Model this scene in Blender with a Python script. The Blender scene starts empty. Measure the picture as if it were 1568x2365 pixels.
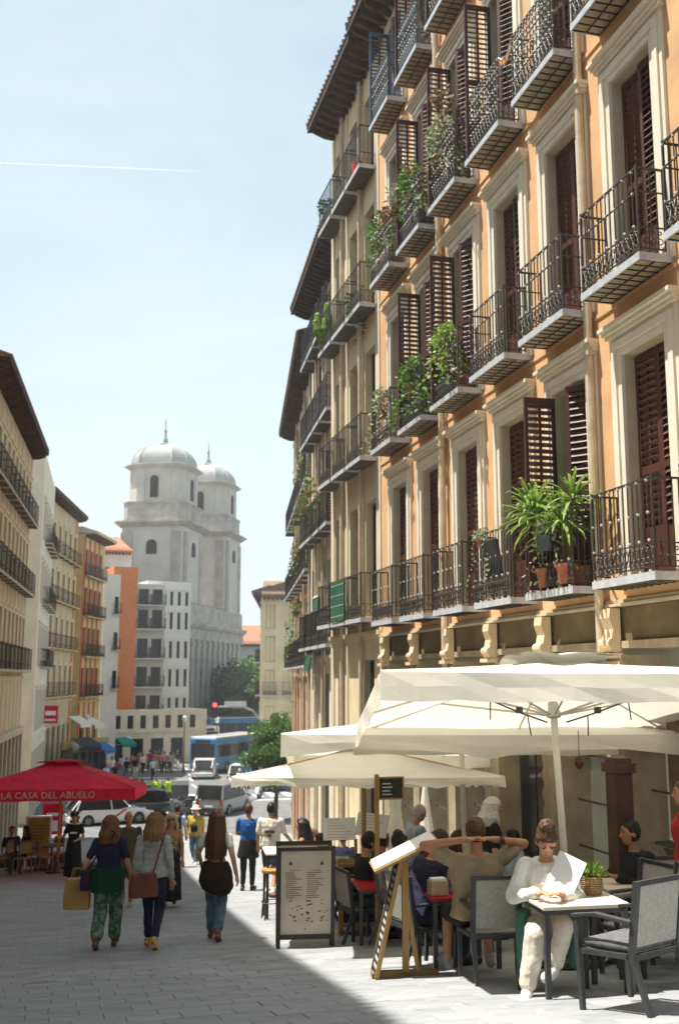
import bpy, bmesh, math, random
from mathutils import Vector, Matrix, Euler, noise
R = math.radians; PI = math.pi
random.seed(7)
S = bpy.context.scene
COL = S.collection
V = Vector
# ------------------------------------------------------------------ camera, world, sun, exposure
FPX = 2350.0                      # focal length in units of a 1568 x 2365 picture
PITCH = math.atan(382 / FPX); YAW = math.atan(626 / math.hypot(FPX, 382))
cd = bpy.data.cameras.new('camera'); cam = bpy.data.objects.new('camera', cd); COL.objects.link(cam)
cd.sensor_fit = 'VERTICAL'; cd.sensor_height = 36; cd.lens = 36 * FPX / 2365
cd.clip_start = .1; cd.clip_end = 20000
cam.location = (0, 0, 0); cam.rotation_euler = (PI/2 + PITCH, 0, -YAW)
cd.dof.use_dof = True; cd.dof.focus_distance = 8.8; cd.dof.aperture_fstop = 2.4
S.camera = cam
SUN_EL, SUN_AZ = R(69.5), R(-74)    # azimuth measured from +Y towards +X
W = bpy.data.worlds.new('World'); S.world = W; W.use_nodes = True
nt = W.node_tree; nd = nt.nodes; lk = nt.links
bg = nd['Background']; sky = nd.new('ShaderNodeTexSky'); sky.sky_type = 'NISHITA'; sky.sun_disc = False
sky.sun_elevation = SUN_EL; sky.sun_rotation = SUN_AZ; sky.air_density = 1.0; sky.dust_density = 1.2; sky.ozone_density = 1.6
tc = nd.new('ShaderNodeTexCoord'); mp = nd.new('ShaderNodeMapping'); mp.inputs['Scale'].default_value = (1.2, 1.2, 3.2); mp.inputs['Rotation'].default_value = (0.25, .3, .4)
nz = nd.new('ShaderNodeTexNoise'); nz.inputs['Scale'].default_value = 1.7; nz.inputs['Detail'].default_value = 7; nz.inputs['Roughness'].default_value = .55; nz.inputs['Distortion'].default_value = .5
cr = nd.new('ShaderNodeValToRGB'); cr.color_ramp.elements[0].position = .38; cr.color_ramp.elements[1].position = .78
cr.color_ramp.elements[0].color = (0, 0, 0, 1); cr.color_ramp.elements[1].color = (.34, .34, .34, 1)
mx = nd.new('ShaderNodeMixRGB'); mx.inputs['Color2'].default_value = (5.2, 6.1, 6.1, 1)   # thin high cloud veil
lk.new(tc.outputs['Generated'], mp.inputs['Vector']); lk.new(mp.outputs['Vector'], nz.inputs['Vector']); lk.new(nz.outputs['Fac'], cr.inputs['Fac'])
lk.new(sky.outputs['Color'], mx.inputs['Color1']); sx = nd.new('ShaderNodeSeparateXYZ'); mr = nd.new('ShaderNodeMapRange'); mr.inputs['From Min'].default_value = -.05; mr.inputs['From Max'].default_value = .75; mr.inputs['To Min'].default_value = .92; mr.inputs['To Max'].default_value = .38   # summer haze: palest at the horizon
ad = nd.new('ShaderNodeMath'); ad.operation = 'ADD'; ad.use_clamp = True
lk.new(tc.outputs['Generated'], sx.inputs['Vector']); lk.new(sx.outputs['Z'], mr.inputs['Value']); lk.new(mr.outputs['Result'], ad.inputs[0]); lk.new(cr.outputs['Color'], ad.inputs[1]); lk.new(ad.outputs['Value'], mx.inputs['Fac']); lk.new(mx.outputs['Color'], bg.inputs['Color'])
bg.inputs['Strength'].default_value = .09
sd = bpy.data.lights.new('sun', 'SUN'); sun = bpy.data.objects.new('sun', sd); COL.objects.link(sun)
sd.energy = 5.0; sd.angle = R(.53); sd.color = (1, .945, .85)
SV = V((math.sin(SUN_AZ)*math.cos(SUN_EL), math.cos(SUN_AZ)*math.cos(SUN_EL), math.sin(SUN_EL)))
sun.rotation_euler = SV.to_track_quat('Z', 'Y').to_euler(); sun.location = (0, 0, 60)
S.view_settings.view_transform = 'Standard'; S.view_settings.look = 'None'; S.view_settings.exposure = .98; S.view_settings.gamma = 1; S.view_settings.use_curve_mapping = False
S.cycles.max_bounces = 7; S.cycles.diffuse_bounces = 4; S.cycles.transparent_max_bounces = 12

# ------------------------------------------------------------------ the lie of the land
GP = [(-30,1.5),(-8,-.55),(0,-1.55),(6,-2.2),(10,-2.85),(14,-3.5),(20,-4.28),(26,-4.95),(30,-5.38),(46,-7.1),(52,-7.5),(60,-7.75),(80,-7.9),(400,-8.2),(2500,-8.3)]
def gz(y):
    for (a, b), (c, d) in zip(GP, GP[1:]):
        if y <= c: return b + (d-b)*(y-a)/(c-a)
    return GP[-1][1]
def slope(y): return (gz(y+.6) - gz(y-.6)) / 1.2
FH = V((math.sin(YAW), math.cos(YAW), 0)); RH = V((math.cos(YAW), -math.sin(YAW), 0))
def air(px, py, d):
    """point d metres ahead seen at (px, py) of the 1568 x 2365 picture"""
    a = (px-784)/FPX; b = (1182.5-py)/FPX
    dirv = FH*(math.cos(PITCH) - b*math.sin(PITCH)) + RH*a + V((0,0,1))*(math.sin(PITCH) + b*math.cos(PITCH))
    return dirv * (d / (math.cos(PITCH) - b*math.sin(PITCH)))
def at(px, d, dz=0):
    z = -4
    for i in range(12):
        D = d*math.cos(PITCH) + z*math.sin(PITCH)
        P = FH*d + RH*((px-784)/FPX*D); z = gz(P.y)
    return V((P.x, P.y, z + dz))

# ------------------------------------------------------------------ materials
MATS = {}
def mat(name, col, rough=.8, metal=0, var=.12, scale=3.0, bump=0.0, bscale=30.0, col2=None, spec=.3, stretch=(1,1,1), trans=0, dirt=None, coat=0):
    if name in MATS: return MATS[name]
    m = bpy.data.materials.new(name); MATS[name] = m; m.use_nodes = True
    n = m.node_tree.nodes; l = m.node_tree.links; b = n['Principled BSDF']
    b.inputs['Roughness'].default_value = rough; b.inputs['Metallic'].default_value = metal
    b.inputs['Specular IOR Level'].default_value = spec
    if coat: b.inputs['Coat Weight'].default_value = coat; b.inputs['Coat Roughness'].default_value = .08
    t = n.new('ShaderNodeTexCoord'); mpn = n.new('ShaderNodeMapping'); mpn.inputs['Scale'].default_value = stretch
    l.new(t.outputs['Object'], mpn.inputs['Vector'])
    c2 = col2 or tuple(max(0, c*(1-2*var)) for c in col)
    c1 = col if col2 else tuple(min(1, c*(1+var)) for c in col)
    tx = n.new('ShaderNodeTexNoise'); tx.inputs['Scale'].default_value = scale; tx.inputs['Detail'].default_value = 6; tx.inputs['Roughness'].default_value = .62
    l.new(mpn.outputs['Vector'], tx.inputs['Vector'])
    rp = n.new('ShaderNodeValToRGB'); rp.color_ramp.elements[0].position = .3; rp.color_ramp.elements[1].position = .7
    if col2: rp.color_ramp.elements[0].position = .44; rp.color_ramp.elements[1].position = .58
    rp.color_ramp.elements[0].color = (*c2, 1); rp.color_ramp.elements[1].color = (*c1, 1)
    l.new(tx.outputs['Fac'], rp.inputs['Fac']); out = rp.outputs['Color']
    if dirt:                                      # streaks and blotches of grime
        t2 = n.new('ShaderNodeTexNoise'); t2.inputs['Scale'].default_value = dirt[1]; t2.inputs['Detail'].default_value = 8; t2.inputs['Roughness'].default_value = .7
        m2 = n.new('ShaderNodeMapping'); m2.inputs['Scale'].default_value = (1, 1, .22); l.new(t.outputs['Object'], m2.inputs['Vector']); l.new(m2.outputs['Vector'], t2.inputs['Vector'])
        r2 = n.new('ShaderNodeValToRGB'); r2.color_ramp.elements[0].position = .5; r2.color_ramp.elements[1].position = .72
        r2.color_ramp.elements[0].color = (0,0,0,1); r2.color_ramp.elements[1].color = (dirt[2],)*3 + (1,)
        mxn = n.new('ShaderNodeMixRGB'); mxn.inputs['Color2'].default_value = (*dirt[0], 1)
        l.new(t2.outputs['Fac'], r2.inputs['Fac']); l.new(r2.outputs['Color'], mxn.inputs['Fac']); l.new(out, mxn.inputs['Color1']); out = mxn.outputs['Color']
    l.new(out, b.inputs['Base Color'])
    if bump:
        bt = n.new('ShaderNodeTexNoise'); bt.inputs['Scale'].default_value = bscale; bt.inputs['Detail'].default_value = 4
        bn = n.new('ShaderNodeBump'); bn.inputs['Strength'].default_value = bump; bn.inputs['Distance'].default_value = .02
        l.new(mpn.outputs['Vector'], bt.inputs['Vector']); l.new(bt.outputs['Fac'], bn.inputs['Height']); l.new(bn.outputs['Normal'], b.inputs['Normal'])
    if trans:
        tr = n.new('ShaderNodeBsdfTranslucent'); ms = n.new('ShaderNodeMixShader'); ms.inputs['Fac'].default_value = trans
        l.new(out, tr.inputs['Color']); l.new(b.outputs['BSDF'], ms.inputs[1]); l.new(tr.outputs['BSDF'], ms.inputs[2]); l.new(ms.outputs['Shader'], n['Material Output'].inputs['Surface'])
    return m
def emit(name, col, s):
    m = bpy.data.materials.new(name); m.use_nodes = True; b = m.node_tree.nodes['Principled BSDF']
    b.inputs['Base Color'].default_value = (*col, 1); b.inputs['Emission Color'].default_value = (*col, 1); b.inputs['Emission Strength'].default_value = s
    return m
mPave = mat('granite_slab', (.31,.325,.34), .75, var=.12, scale=2.2, bump=.12, bscale=60, dirt=((.15,.145,.14), 1.6, .65))
mPave2 = mat('granite_slab_dark', (.285,.30,.315), .75, var=.15, scale=3.2, bump=.12, bscale=70, dirt=((.18,.17,.16), 1.7, .5))
mPave3 = mat('granite_slab_pale', (.335,.345,.355), .72, var=.12, scale=2.7, bump=.12, bscale=66, dirt=((.22,.21,.2), 1.4, .5))
mJoint = mat('paving_joint', (.25,.25,.25), .9, var=.2, scale=9)
mRoad = mat('worn_asphalt', (.17,.17,.172), .85, var=.2, scale=1.3, bump=.1)
mWhitePaint = mat('road_paint', (.72,.72,.7), .7, var=.12, scale=3)
mOrange = mat('orange_stucco', (.70,.43,.225), .9, var=.12, scale=1.0, bump=.12, bscale=40, dirt=((.52,.28,.12), 1.3, .6))
mCream = mat('cream_stucco', (.66,.57,.42), .9, var=.08, scale=1.2, bump=.08, dirt=((.42,.35,.25), 1.0, .3))
mQuoin = mat('cream_pilaster', (.74,.58,.38), .88, var=.08, scale=1.6, bump=.1, dirt=((.5,.38,.24), 1.1, .35))
mTrim = mat('off_white_moulding', (.75,.68,.565), .8, var=.06, scale=2, bump=.05, dirt=((.42,.36,.28), 1.6, .3))
mReveal = mat('grey_beige_reveal', (.55,.47,.33), .9, var=.1, scale=2, dirt=((.36,.3,.22), 1.5, .4))
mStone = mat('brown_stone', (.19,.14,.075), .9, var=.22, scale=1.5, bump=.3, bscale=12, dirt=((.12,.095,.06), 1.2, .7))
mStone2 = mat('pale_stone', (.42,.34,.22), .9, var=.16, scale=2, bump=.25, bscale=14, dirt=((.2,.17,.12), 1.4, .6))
mIron = mat('black_iron', (.06,.052,.045), .5, .3, var=.3, scale=20, spec=.5)
mIronBlue = mat('grey_blue_iron', (.10,.12,.14), .5, .3, var=.2, scale=9)
mSlabEdge = mat('pale_grey_metal_edge', (.50,.53,.56), .6, .1, var=.12, scale=6, dirt=((.25,.22,.2), 3, .4))
mKnob = mat('pale_rail_knob', (.55,.53,.5), .5, .2, var=.15, scale=9)
mTile = mat('soffit_tile', (.36,.29,.19), .85, var=.2, scale=6, dirt=((.2,.15,.1), 3, .5))
mSlabDark = mat('balcony_slab', (.12,.1,.085), .8, var=.2)
mWood = mat('maroon_shutter', (.085,.028,.018), .55, var=.2, scale=6, stretch=(4,4,.6), spec=.35)
mWoodL = mat('maroon_slat', (.13,.05,.035), .5, var=.22, scale=9, spec=.4)
mBlueWood = mat('blue_shutter', (.11,.15,.22), .6, var=.2, scale=6)
mGlass = mat('dark_glass', (.025,.028,.03), .12, 0, var=.3, scale=1.5, spec=.28)
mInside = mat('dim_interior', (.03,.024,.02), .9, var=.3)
mPipe = mat('painted_downpipe', (.60,.50,.36), .6, var=.12, scale=5, dirt=((.4,.24,.12), 4, .5))
mEave = mat('dark_eave_timber', (.075,.055,.045), .85, var=.3, scale=6)
mRoofT = mat('clay_tile', (.40,.17,.10), .85, var=.3, scale=7, bump=.4, bscale=9)
mRoofTile2 = mat('weathered_clay_tile', (.24,.15,.11), .9, var=.3, scale=6)
mLeaf = mat('leaf_green', (.12,.23,.045), .55, var=.4, scale=9, trans=.3)
mLeafB = mat('bright_leaf', (.24,.37,.07), .5, var=.35, scale=9, trans=.35)
mLeafD = mat('dark_leaf', (.03,.07,.022), .6, var=.4, scale=6, trans=.2)
mLeafG = mat('grey_leaf', (.34,.38,.22), .6, var=.3, scale=9, trans=.25)
mFlowerR = mat('red_flower', (.5,.05,.06), .6, var=.3, scale=20, trans=.2)
mFlowerP = mat('pink_flower', (.6,.2,.2), .6, var=.3, scale=20, trans=.2)
mFlowerY = mat('pale_yellow_flower', (.62,.56,.25), .6, var=.25, scale=20, trans=.2)
mFlowerW = mat('white_flower', (.68,.68,.6), .6, var=.15, scale=20, trans=.2)
mTerra = mat('terracotta', (.40,.14,.075), .85, var=.2, scale=7)
mCanvas = mat('white_canvas', (.90,.87,.78), .85, var=.03, scale=2.5, trans=.36, bump=.25, bscale=5)
mPoleW = mat('white_pole', (.7,.66,.56), .5, var=.08)
mRedCan = mat('red_canvas', (.82,.022,.07), .8, var=.14, scale=4, trans=.3)
mGreyMetal = mat('grey_powder_coat', (.065,.066,.068), .45, .35, var=.15, spec=.4)
mSling = mat('grey_mesh_sling', (.52,.50,.45), .8, var=.12, scale=40, trans=.25)
mCushion = mat('dark_grey_cushion', (.14,.14,.15), .9, var=.2, scale=20)
mTopCream = mat('cream_table_top', (.72,.64,.50), .5, var=.08, scale=5)
mRedTop = mat('red_table_top', (.42,.015,.03), .35, var=.1)
mPaper = mat('paper', (.82,.82,.83), .7, var=.04)
mPaperT = mat('tan_menu_sheet', (.56,.50,.40), .5, var=.08, scale=4)
mInk = mat('menu_ink', (.12,.09,.06), .7); mInkO = mat('menu_ink_orange', (.5,.2,.07), .7)
mBoardFrame = mat('dark_board_frame', (.06,.05,.042), .6, var=.2)
mPine = mat('pine_wood', (.42,.25,.085), .6, var=.2, scale=5, stretch=(1,1,.15))
mChalk = mat('chalkboard', (.03,.032,.03), .8, var=.3)
mChalkW = mat('chalk_marks', (.5,.5,.48), .9)
mRedDoor = mat('dark_red_door', (.16,.012,.01), .6, var=.25)
mSkin = mat('light_skin', (.52,.27,.17), .55, var=.08, scale=9)
mSkinT = mat('tanned_skin', (.42,.20,.11), .55, var=.08, scale=9)
mHairBr = mat('brown_hair', (.09,.042,.02), .5, var=.3, scale=30, stretch=(6,6,.5))
mHairAub = mat('auburn_hair', (.16,.06,.022), .5, var=.3, scale=30, stretch=(6,6,.5))
mHairLt = mat('light_brown_hair', (.22,.11,.045), .5, var=.3, scale=30, stretch=(6,6,.5))
mHairDk = mat('black_hair', (.018,.014,.012), .5, var=.3, scale=30, stretch=(6,6,.5))
mHairBl = mat('blond_hair', (.55,.42,.22), .5, var=.2, scale=30, stretch=(6,6,.5))
mHairW = mat('grey_white_hair', (.6,.58,.54), .6, var=.2, scale=30, stretch=(4,4,.6))
def cloth(name, c, **k): return mat(name, c, .9, bump=.55, bscale=14, **{'var': .14, 'scale': 7, **k})
mRubber = mat('tyre_rubber', (.02,.02,.021), .8); mRim = mat('alloy_rim', (.5,.5,.51), .35, .7, var=.15)
mTail = mat('tail_lamp', (.4,.02,.02), .2, spec=.5); mHead = mat('head_lamp', (.7,.72,.74), .15, spec=.6)
mPlastic = mat('dark_plastic', (.03,.03,.032), .55)
mChrome = mat('bright_metal', (.6,.6,.6), .3, .8)

# ------------------------------------------------------------------ mesh helpers
class MB:
    def __init__(s): s.v = []; s.f = []
    def poly(s, pts):
        i = len(s.v); s.v += [tuple(p) for p in pts]; s.f.append(tuple(range(i, i+len(pts)))); return s
    def box(s, x0, x1, y0, y1, z0, z1, M=None):
        i = len(s.v); P = [(x, y, z) for z in (z0, z1) for y in (y0, y1) for x in (x0, x1)]
        if M is not None: P = [tuple(M @ V(p)) for p in P]
        s.v += P; s.f += [tuple(i+k for k in q) for q in ((0,2,3,1),(4,5,7,6),(0,1,5,4),(2,6,7,3),(0,4,6,2),(1,3,7,5))]; return s
    def loft(s, rings, cap=True, closed=True):
        i = len(s.v); n = len(rings[0])
        for r in rings: s.v += [tuple(p) for p in r]
        for a in range(len(rings)-1):
            for k in range(n if closed else n-1):
                k2 = (k+1) % n; s.f.append((i+a*n+k, i+a*n+k2, i+(a+1)*n+k2, i+(a+1)*n+k))
        if cap: s.f.append(tuple(i+k for k in reversed(range(n)))); s.f.append(tuple(i+(len(rings)-1)*n+k for k in range(n)))
        return s
    def tube(s, pts, r, n=6, cap=True):
        pts = [V(p) for p in pts]; rs = r if isinstance(r, (list, tuple)) else [r]*len(pts); rings = []
        up = V((0,0,1)); prev = None
        for k, p in enumerate(pts):
            t = (pts[min(k+1, len(pts)-1)] - pts[max(k-1, 0)]).normalized()
            a = prev if prev is not None else (up if abs(t.z) < .9 else V((0,1,0)))
            x = (a - t*a.dot(t)).normalized() if (a - t*a.dot(t)).length > 1e-6 else t.orthogonal().normalized()
            prev = x; y = t.cross(x)
            rings.append([p + (x*math.cos(2*PI*q/n) + y*math.sin(2*PI*q/n))*rs[k] for q in range(n)])
        return s.loft(rings, cap)
    def cap(s, p0, r0, p1, r1, n=10):
        p0 = V(p0); p1 = V(p1); t = (p1-p0); L = t.length or 1e-4; t = t.normalized() if L > 1e-4 else V((0,0,1))
        pts = []; rs = []
        for a in (80, 50, 20): pts.append(p0 - t*r0*math.sin(R(a))); rs.append(r0*math.cos(R(a)))
        pts += [p0, p1]; rs += [r0, r1]
        for a in (20, 50, 80): pts.append(p1 + t*r1*math.sin(R(a))); rs.append(r1*math.cos(R(a)))
        return s.tube(pts, rs, n)
    def ell(s, c, r, n=12, m=8, M=None):
        c = V(c); rings = []
        for a in range(1, m):
            th = PI*a/m; rings.append([V((r[0]*math.sin(th)*math.cos(2*PI*q/n), r[1]*math.sin(th)*math.sin(2*PI*q/n), -r[2]*math.cos(th))) for q in range(n)])
        rings = [[c + (M @ p if M is not None else p) for p in g] for g in rings]
        return s.loft(rings)
    def lathe(s, prof, c=(0,0,0), n=12, cap=True):
        return s.loft([[(c[0]+r*math.cos(2*PI*q/n), c[1]+r*math.sin(2*PI*q/n), c[2]+z) for q in range(n)] for r, z in prof], cap)
    def prism(s, pts, y0, y1):                       # outline in x,z pushed along y
        return s.loft([[(x, y0, z) for x, z in pts], [(x, y1, z) for x, z in pts]])
    def leaf(s, p, d, L, w, nrm=None, seg=1):
        p = V(p); d = V(d).normalized(); nrm = V(nrm) if nrm is not None else V((random.gauss(0,1), random.gauss(0,1), random.gauss(0,1)))
        x = d.cross(nrm); x = x.normalized() if x.length > 1e-4 else d.orthogonal().normalized()
        return s.poly([p, p + d*L*.5 + x*w, p + d*L, p + d*L*.5 - x*w])
    def mesh(s, name, m, smooth=False):
        me = bpy.data.meshes.new(name); me.from_pydata(s.v, [], s.f); me.update()
        for q in (m if isinstance(m, list) else [m]): me.materials.append(q)
        if smooth: me.polygons.foreach_set('use_smooth', [True]*len(me.polygons))
        return me
    def build(s, name, m, parent=None, loc=(0,0,0), rot=(0,0,0), smooth=False, **props):
        return ob(name, s.mesh(name, m, smooth), parent, loc, rot, **props)
def ob(name, data, parent=None, loc=(0,0,0), rot=(0,0,0), scale=None, **props):
    o = bpy.data.objects.new(name, data); COL.objects.link(o); o.parent = parent; o.location = loc; o.rotation_euler = rot
    if scale: o.scale = scale
    for k, v in props.items(): o[k] = v
    return o
def thing(name, label, category, loc=(0,0,0), rot=(0,0,0), group=None):
    o = ob(name, None, None, loc, rot if isinstance(rot, tuple) else (0,0,rot)); o['label'] = label; o['category'] = category
    if group: o['group'] = group
    o.empty_display_size = .2; return o
def tagged(o, label, category, group=None):
    o['label'] = label; o['category'] = category
    if group: o['group'] = group
    return o
def tree_copy(o, parent=None):
    c = o.copy(); COL.objects.link(c); c.parent = parent
    for ch in list(o.children): tree_copy(ch, c)
    return c
CACHE = {}
def cached(key, fn):
    if key not in CACHE: CACHE[key] = fn()
    return CACHE[key]
def bevel(o, w=.004, seg=1):
    b = o.modifiers.new('bevel', 'BEVEL'); b.width = w; b.segments = seg; b.limit_method = 'ANGLE'; return o
def text(name, s, size, m, parent, loc, rot, ext=.001, align='CENTER'):
    c = bpy.data.curves.new(name, 'FONT'); c.body = s; c.size = size; c.extrude = ext; c.align_x = align; c.align_y = 'CENTER'; c.resolution_u = 2
    c.materials.append(m); o = bpy.data.objects.new(name, c); me = bpy.data.meshes.new_from_object(o); bpy.data.objects.remove(o); o = bpy.data.objects.new(name, me); COL.objects.link(o); o.parent = parent; o.location = loc; o.rotation_euler = rot; return o

# ------------------------------------------------------------------ ground
def sheet(name, m, xs, ys, dz=0.0, sub=None, **props):
    g = MB(); n = len(xs)
    for y in ys:
        for x in xs: g.v.append((x, y, gz(y)+dz))
    for j in range(len(ys)-1):
        for i in range(n-1): g.f.append((j*n+i, j*n+i+1, (j+1)*n+i+1, (j+1)*n+i))
    return g.build(name, m, **props)
YS = [-30,-20,-8,-4,0,3,6,8,10,12,14,16,18,20,22,24,26,28,30,34,38,42,46,49,52,56,60,66,72,80,100,140,250,400,900,2500]
sheet('ground', mJoint, [-700,-60,-20,-8,0,8,20,60,700], YS, -.03, kind='structure')
pave = sheet('pavement', mPave, [-9,-5,0,3,7,12,16], [-8,-4,0,4.2], 0, kind='structure')
PY0, PY1, PW, PL = 4.2, 12.6, .42, .28
def slab_mesh(m, k):
    g = MB(); a, b, h = PL/2-.002, PW/2-.002, .03; random.seed(k); t = [random.uniform(-.0025,.0025) for _ in range(4)]
    g.loft([[(-b,-a,-h),(b,-a,-h),(b,a,-h),(-b,a,-h)], [(-b,-a,-.004+t[0]),(b,-a,-.004+t[1]),(b,a,-.004+t[2]),(-b,a,-.004+t[3])],
            [(-b+.005,-a+.005,t[0]),(b-.005,-a+.005,t[1]),(b-.005,a-.005,t[2]),(-b+.005,a-.005,t[3])]])
    return g.mesh('paving_slab', m)
slabs = [slab_mesh(m, 11+i) for i, m in enumerate((mPave, mPave2, mPave, mPave3, mPave, mPave2))]
random.seed(3); cand = []
y = PY0 + PL/2; row = 0
while y < PY1:
    x = -3.2 + (row % 2)*PW*.5 + random.uniform(-.05,.05)
    while x < 7.0:
        d = y*math.cos(YAW) + x*math.sin(YAW); cx = x*math.cos(YAW) - y*math.sin(YAW)
        vis = abs(cx/d) < .37 and d > 5.0
        cand.append((0 if vis and x < 5.3 else 1, d, x, y)); x += PW
    y += PL; row += 1
cand.sort(); rest = MB()
for i, (v, d, x, y) in enumerate(cand):
    me = slabs[i*7 % 6] if random.random() < .7 else random.choice(slabs); rx = math.atan(slope(y))
    if i < 296: ob('paving_slab', me, pave, (x, y, gz(y)+random.uniform(-.002,.002)), (rx, 0, 0))
    else:
        M = Matrix.Translation((x, y, gz(y)+random.uniform(-.002,.002))) @ Euler((rx,0,0)).to_matrix().to_4x4(); k = len(rest.v)
        rest.v += [tuple(M @ q.co) for q in me.vertices]; rest.f += [tuple(k+j for j in p.vertices) for p in me.polygons]
rest.build('paving_slabs', mPave, pave, kind='stuff')
# beyond: slabs too small to pick apart, joints by the material
mFar = mat('far_granite_paving', (.31,.325,.34), .75, var=.1, scale=2, bump=.1, bscale=60, dirt=((.22,.21,.2), 1.0, .5))
n = mFar.node_tree.nodes; l = mFar.node_tree.links; bk = n.new('ShaderNodeTexBrick'); bk.inputs['Scale'].default_value = 1; bk.inputs['Brick Width'].default_value = PW; bk.inputs['Row Height'].default_value = PL
bk.inputs['Mortar Size'].default_value = .004; bk.inputs['Color1'].default_value = (1,1,1,1); bk.inputs['Color2'].default_value = (.86,.86,.87,1); bk.inputs['Mortar'].default_value = (.5,.49,.47,1)
tcn = n.new('ShaderNodeTexCoord'); l.new(tcn.outputs['Object'], bk.inputs['Vector']); bs = n['Principled BSDF']; src = bs.inputs['Base Color'].links[0].from_socket
mu = n.new('ShaderNodeMixRGB'); mu.blend_type = 'MULTIPLY'; mu.inputs['Fac'].default_value = 1; l.new(src, mu.inputs['Color1']); l.new(bk.outputs['Color'], mu.inputs['Color2']); l.new(mu.outputs['Color'], bs.inputs['Base Color'])
sheet('plaza_paving', mFar, [-9,-5,0,3,7,9,12], [PY1+.0]+[q for q in YS if 13 < q < 49]+[49.5], 0, kind='structure')
sheet('side_paving', mFar, [7.0,12,16], [4.2]+[q for q in YS if 4.2 < q <= 12]+[PY1], 0, kind='structure')
sheet('side_paving', mFar, [-9,-6,-3.45], [4.2]+[q for q in YS if 4.2 < q <= 12]+[PY1], 0, kind='structure')
sheet('road', mRoad, [-60,-10,0,10,14,30,60], [49.6,52,56,60,66,72,80,100,130,180,260], .0, kind='structure')
# painted crossing bars and lane lines on the road
pm = MB()
def strip(x0, x1, y0, y1): pm.poly([(x0,y0,gz(y0)+.006),(x1,y0,gz(y0)+.006),(x1,y1,gz(y1)+.006),(x0,y1,gz(y1)+.006)])
for i in range(9): strip(6.0+i*1.05, 6.55+i*1.05, 68.5, 71.5)
for i in range(7): strip(9.2+i*.35, 9.35+i*.35, 76+i*5, 78.4+i*5)
strip(4.5, 14.5, 66.6, 67.0)
pm.build('road_marking', mWhitePaint, kind='structure')
# ------------------------------------------------------------------ building kit (local x along the facade, -y towards the street, z up)
def wall_mb(L, z0, z1, ops, t):
    xs = sorted({0, L, *[q for o in ops for q in o[:2]]}); zs = sorted({z0, z1, *[q for o in ops for q in o[2:]]})
    xs = [x for x in xs if 0 <= x <= L]; zs = [z for z in zs if z0 <= z <= z1]; w = MB(); rv = MB()
    for i in range(len(xs)-1):
        for j in range(len(zs)-1):
            cx, cz = (xs[i]+xs[i+1])/2, (zs[j]+zs[j+1])/2
            if any(o[0] < cx < o[1] and o[2] < cz < o[3] for o in ops): continue
            w.poly([(xs[i],0,zs[j]),(xs[i+1],0,zs[j]),(xs[i+1],0,zs[j+1]),(xs[i],0,zs[j+1])])
    for a, b, c, d in ops:
        rv.poly([(a,0,c),(a,0,d),(a,t,d),(a,t,c)]); rv.poly([(b,0,c),(b,t,c),(b,t,d),(b,0,d)])
        rv.poly([(a,0,d),(b,0,d),(b,t,d),(a,t,d)]); rv.poly([(a,0,c),(a,t,c),(b,t,c),(b,0,c)])
    return w, rv
def joined_wall(w, rv, wm, rm_, parent):
    k = len(w.v); nf = len(w.f); w.v += rv.v; w.f += [tuple(k+i for i in q) for q in rv.f]
    me = w.mesh('wall', [wm, rm_])
    for p in me.polygons[nf:]: p.material_index = 1
    return ob('wall', me, parent)
def shell(w, L, D, z0, z1):                           # the other sides
    w.poly([(0,0,z0),(0,0,z1),(0,D,z1),(0,D,z0)]); w.poly([(L,0,z0),(L,D,z0),(L,D,z1),(L,0,z1)])
    w.poly([(0,D,z0),(0,D,z1),(L,D,z1),(L,D,z0)]); w.poly([(0,0,z1),(L,0,z1),(L,D,z1),(0,D,z1)])
def window_mesh(w, h, m, bars=2):
    def f():
        g = MB(); e = .07
        g.box(-w/2,-w/2+e,-.03,.03,0,h).box(w/2-e,w/2,-.03,.03,0,h).box(-w/2+e,w/2-e,-.03,.03,h-e,h).box(-w/2+e,w/2-e,-.03,.03,0,e).box(-.04,.04,-.035,.025,e,h-e)
        for i in range(1, bars+1): g.box(-w/2+e,-.04,-.02,.02,h*i/(bars+1)-.02,h*i/(bars+1)+.02); g.box(.04,w/2-e,-.02,.02,h*i/(bars+1)-.02,h*i/(bars+1)+.02)
        return g.mesh('window', m)
    return cached(('win', w, h, m.name, bars), f)
def pane_mesh(w, h): return cached(('pane', w, h), lambda: MB().box(-w/2+.04,w/2-.04,-.006,.006,.04,h-.04).mesh('pane', mGlass))
def window(parent, x, y, z, w, h, m, bars=2):
    o = ob('window', window_mesh(w, h, m, bars), parent, (x, y, z)); ob('pane', pane_mesh(w, h), o, (0, .012, 0)); return o
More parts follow.
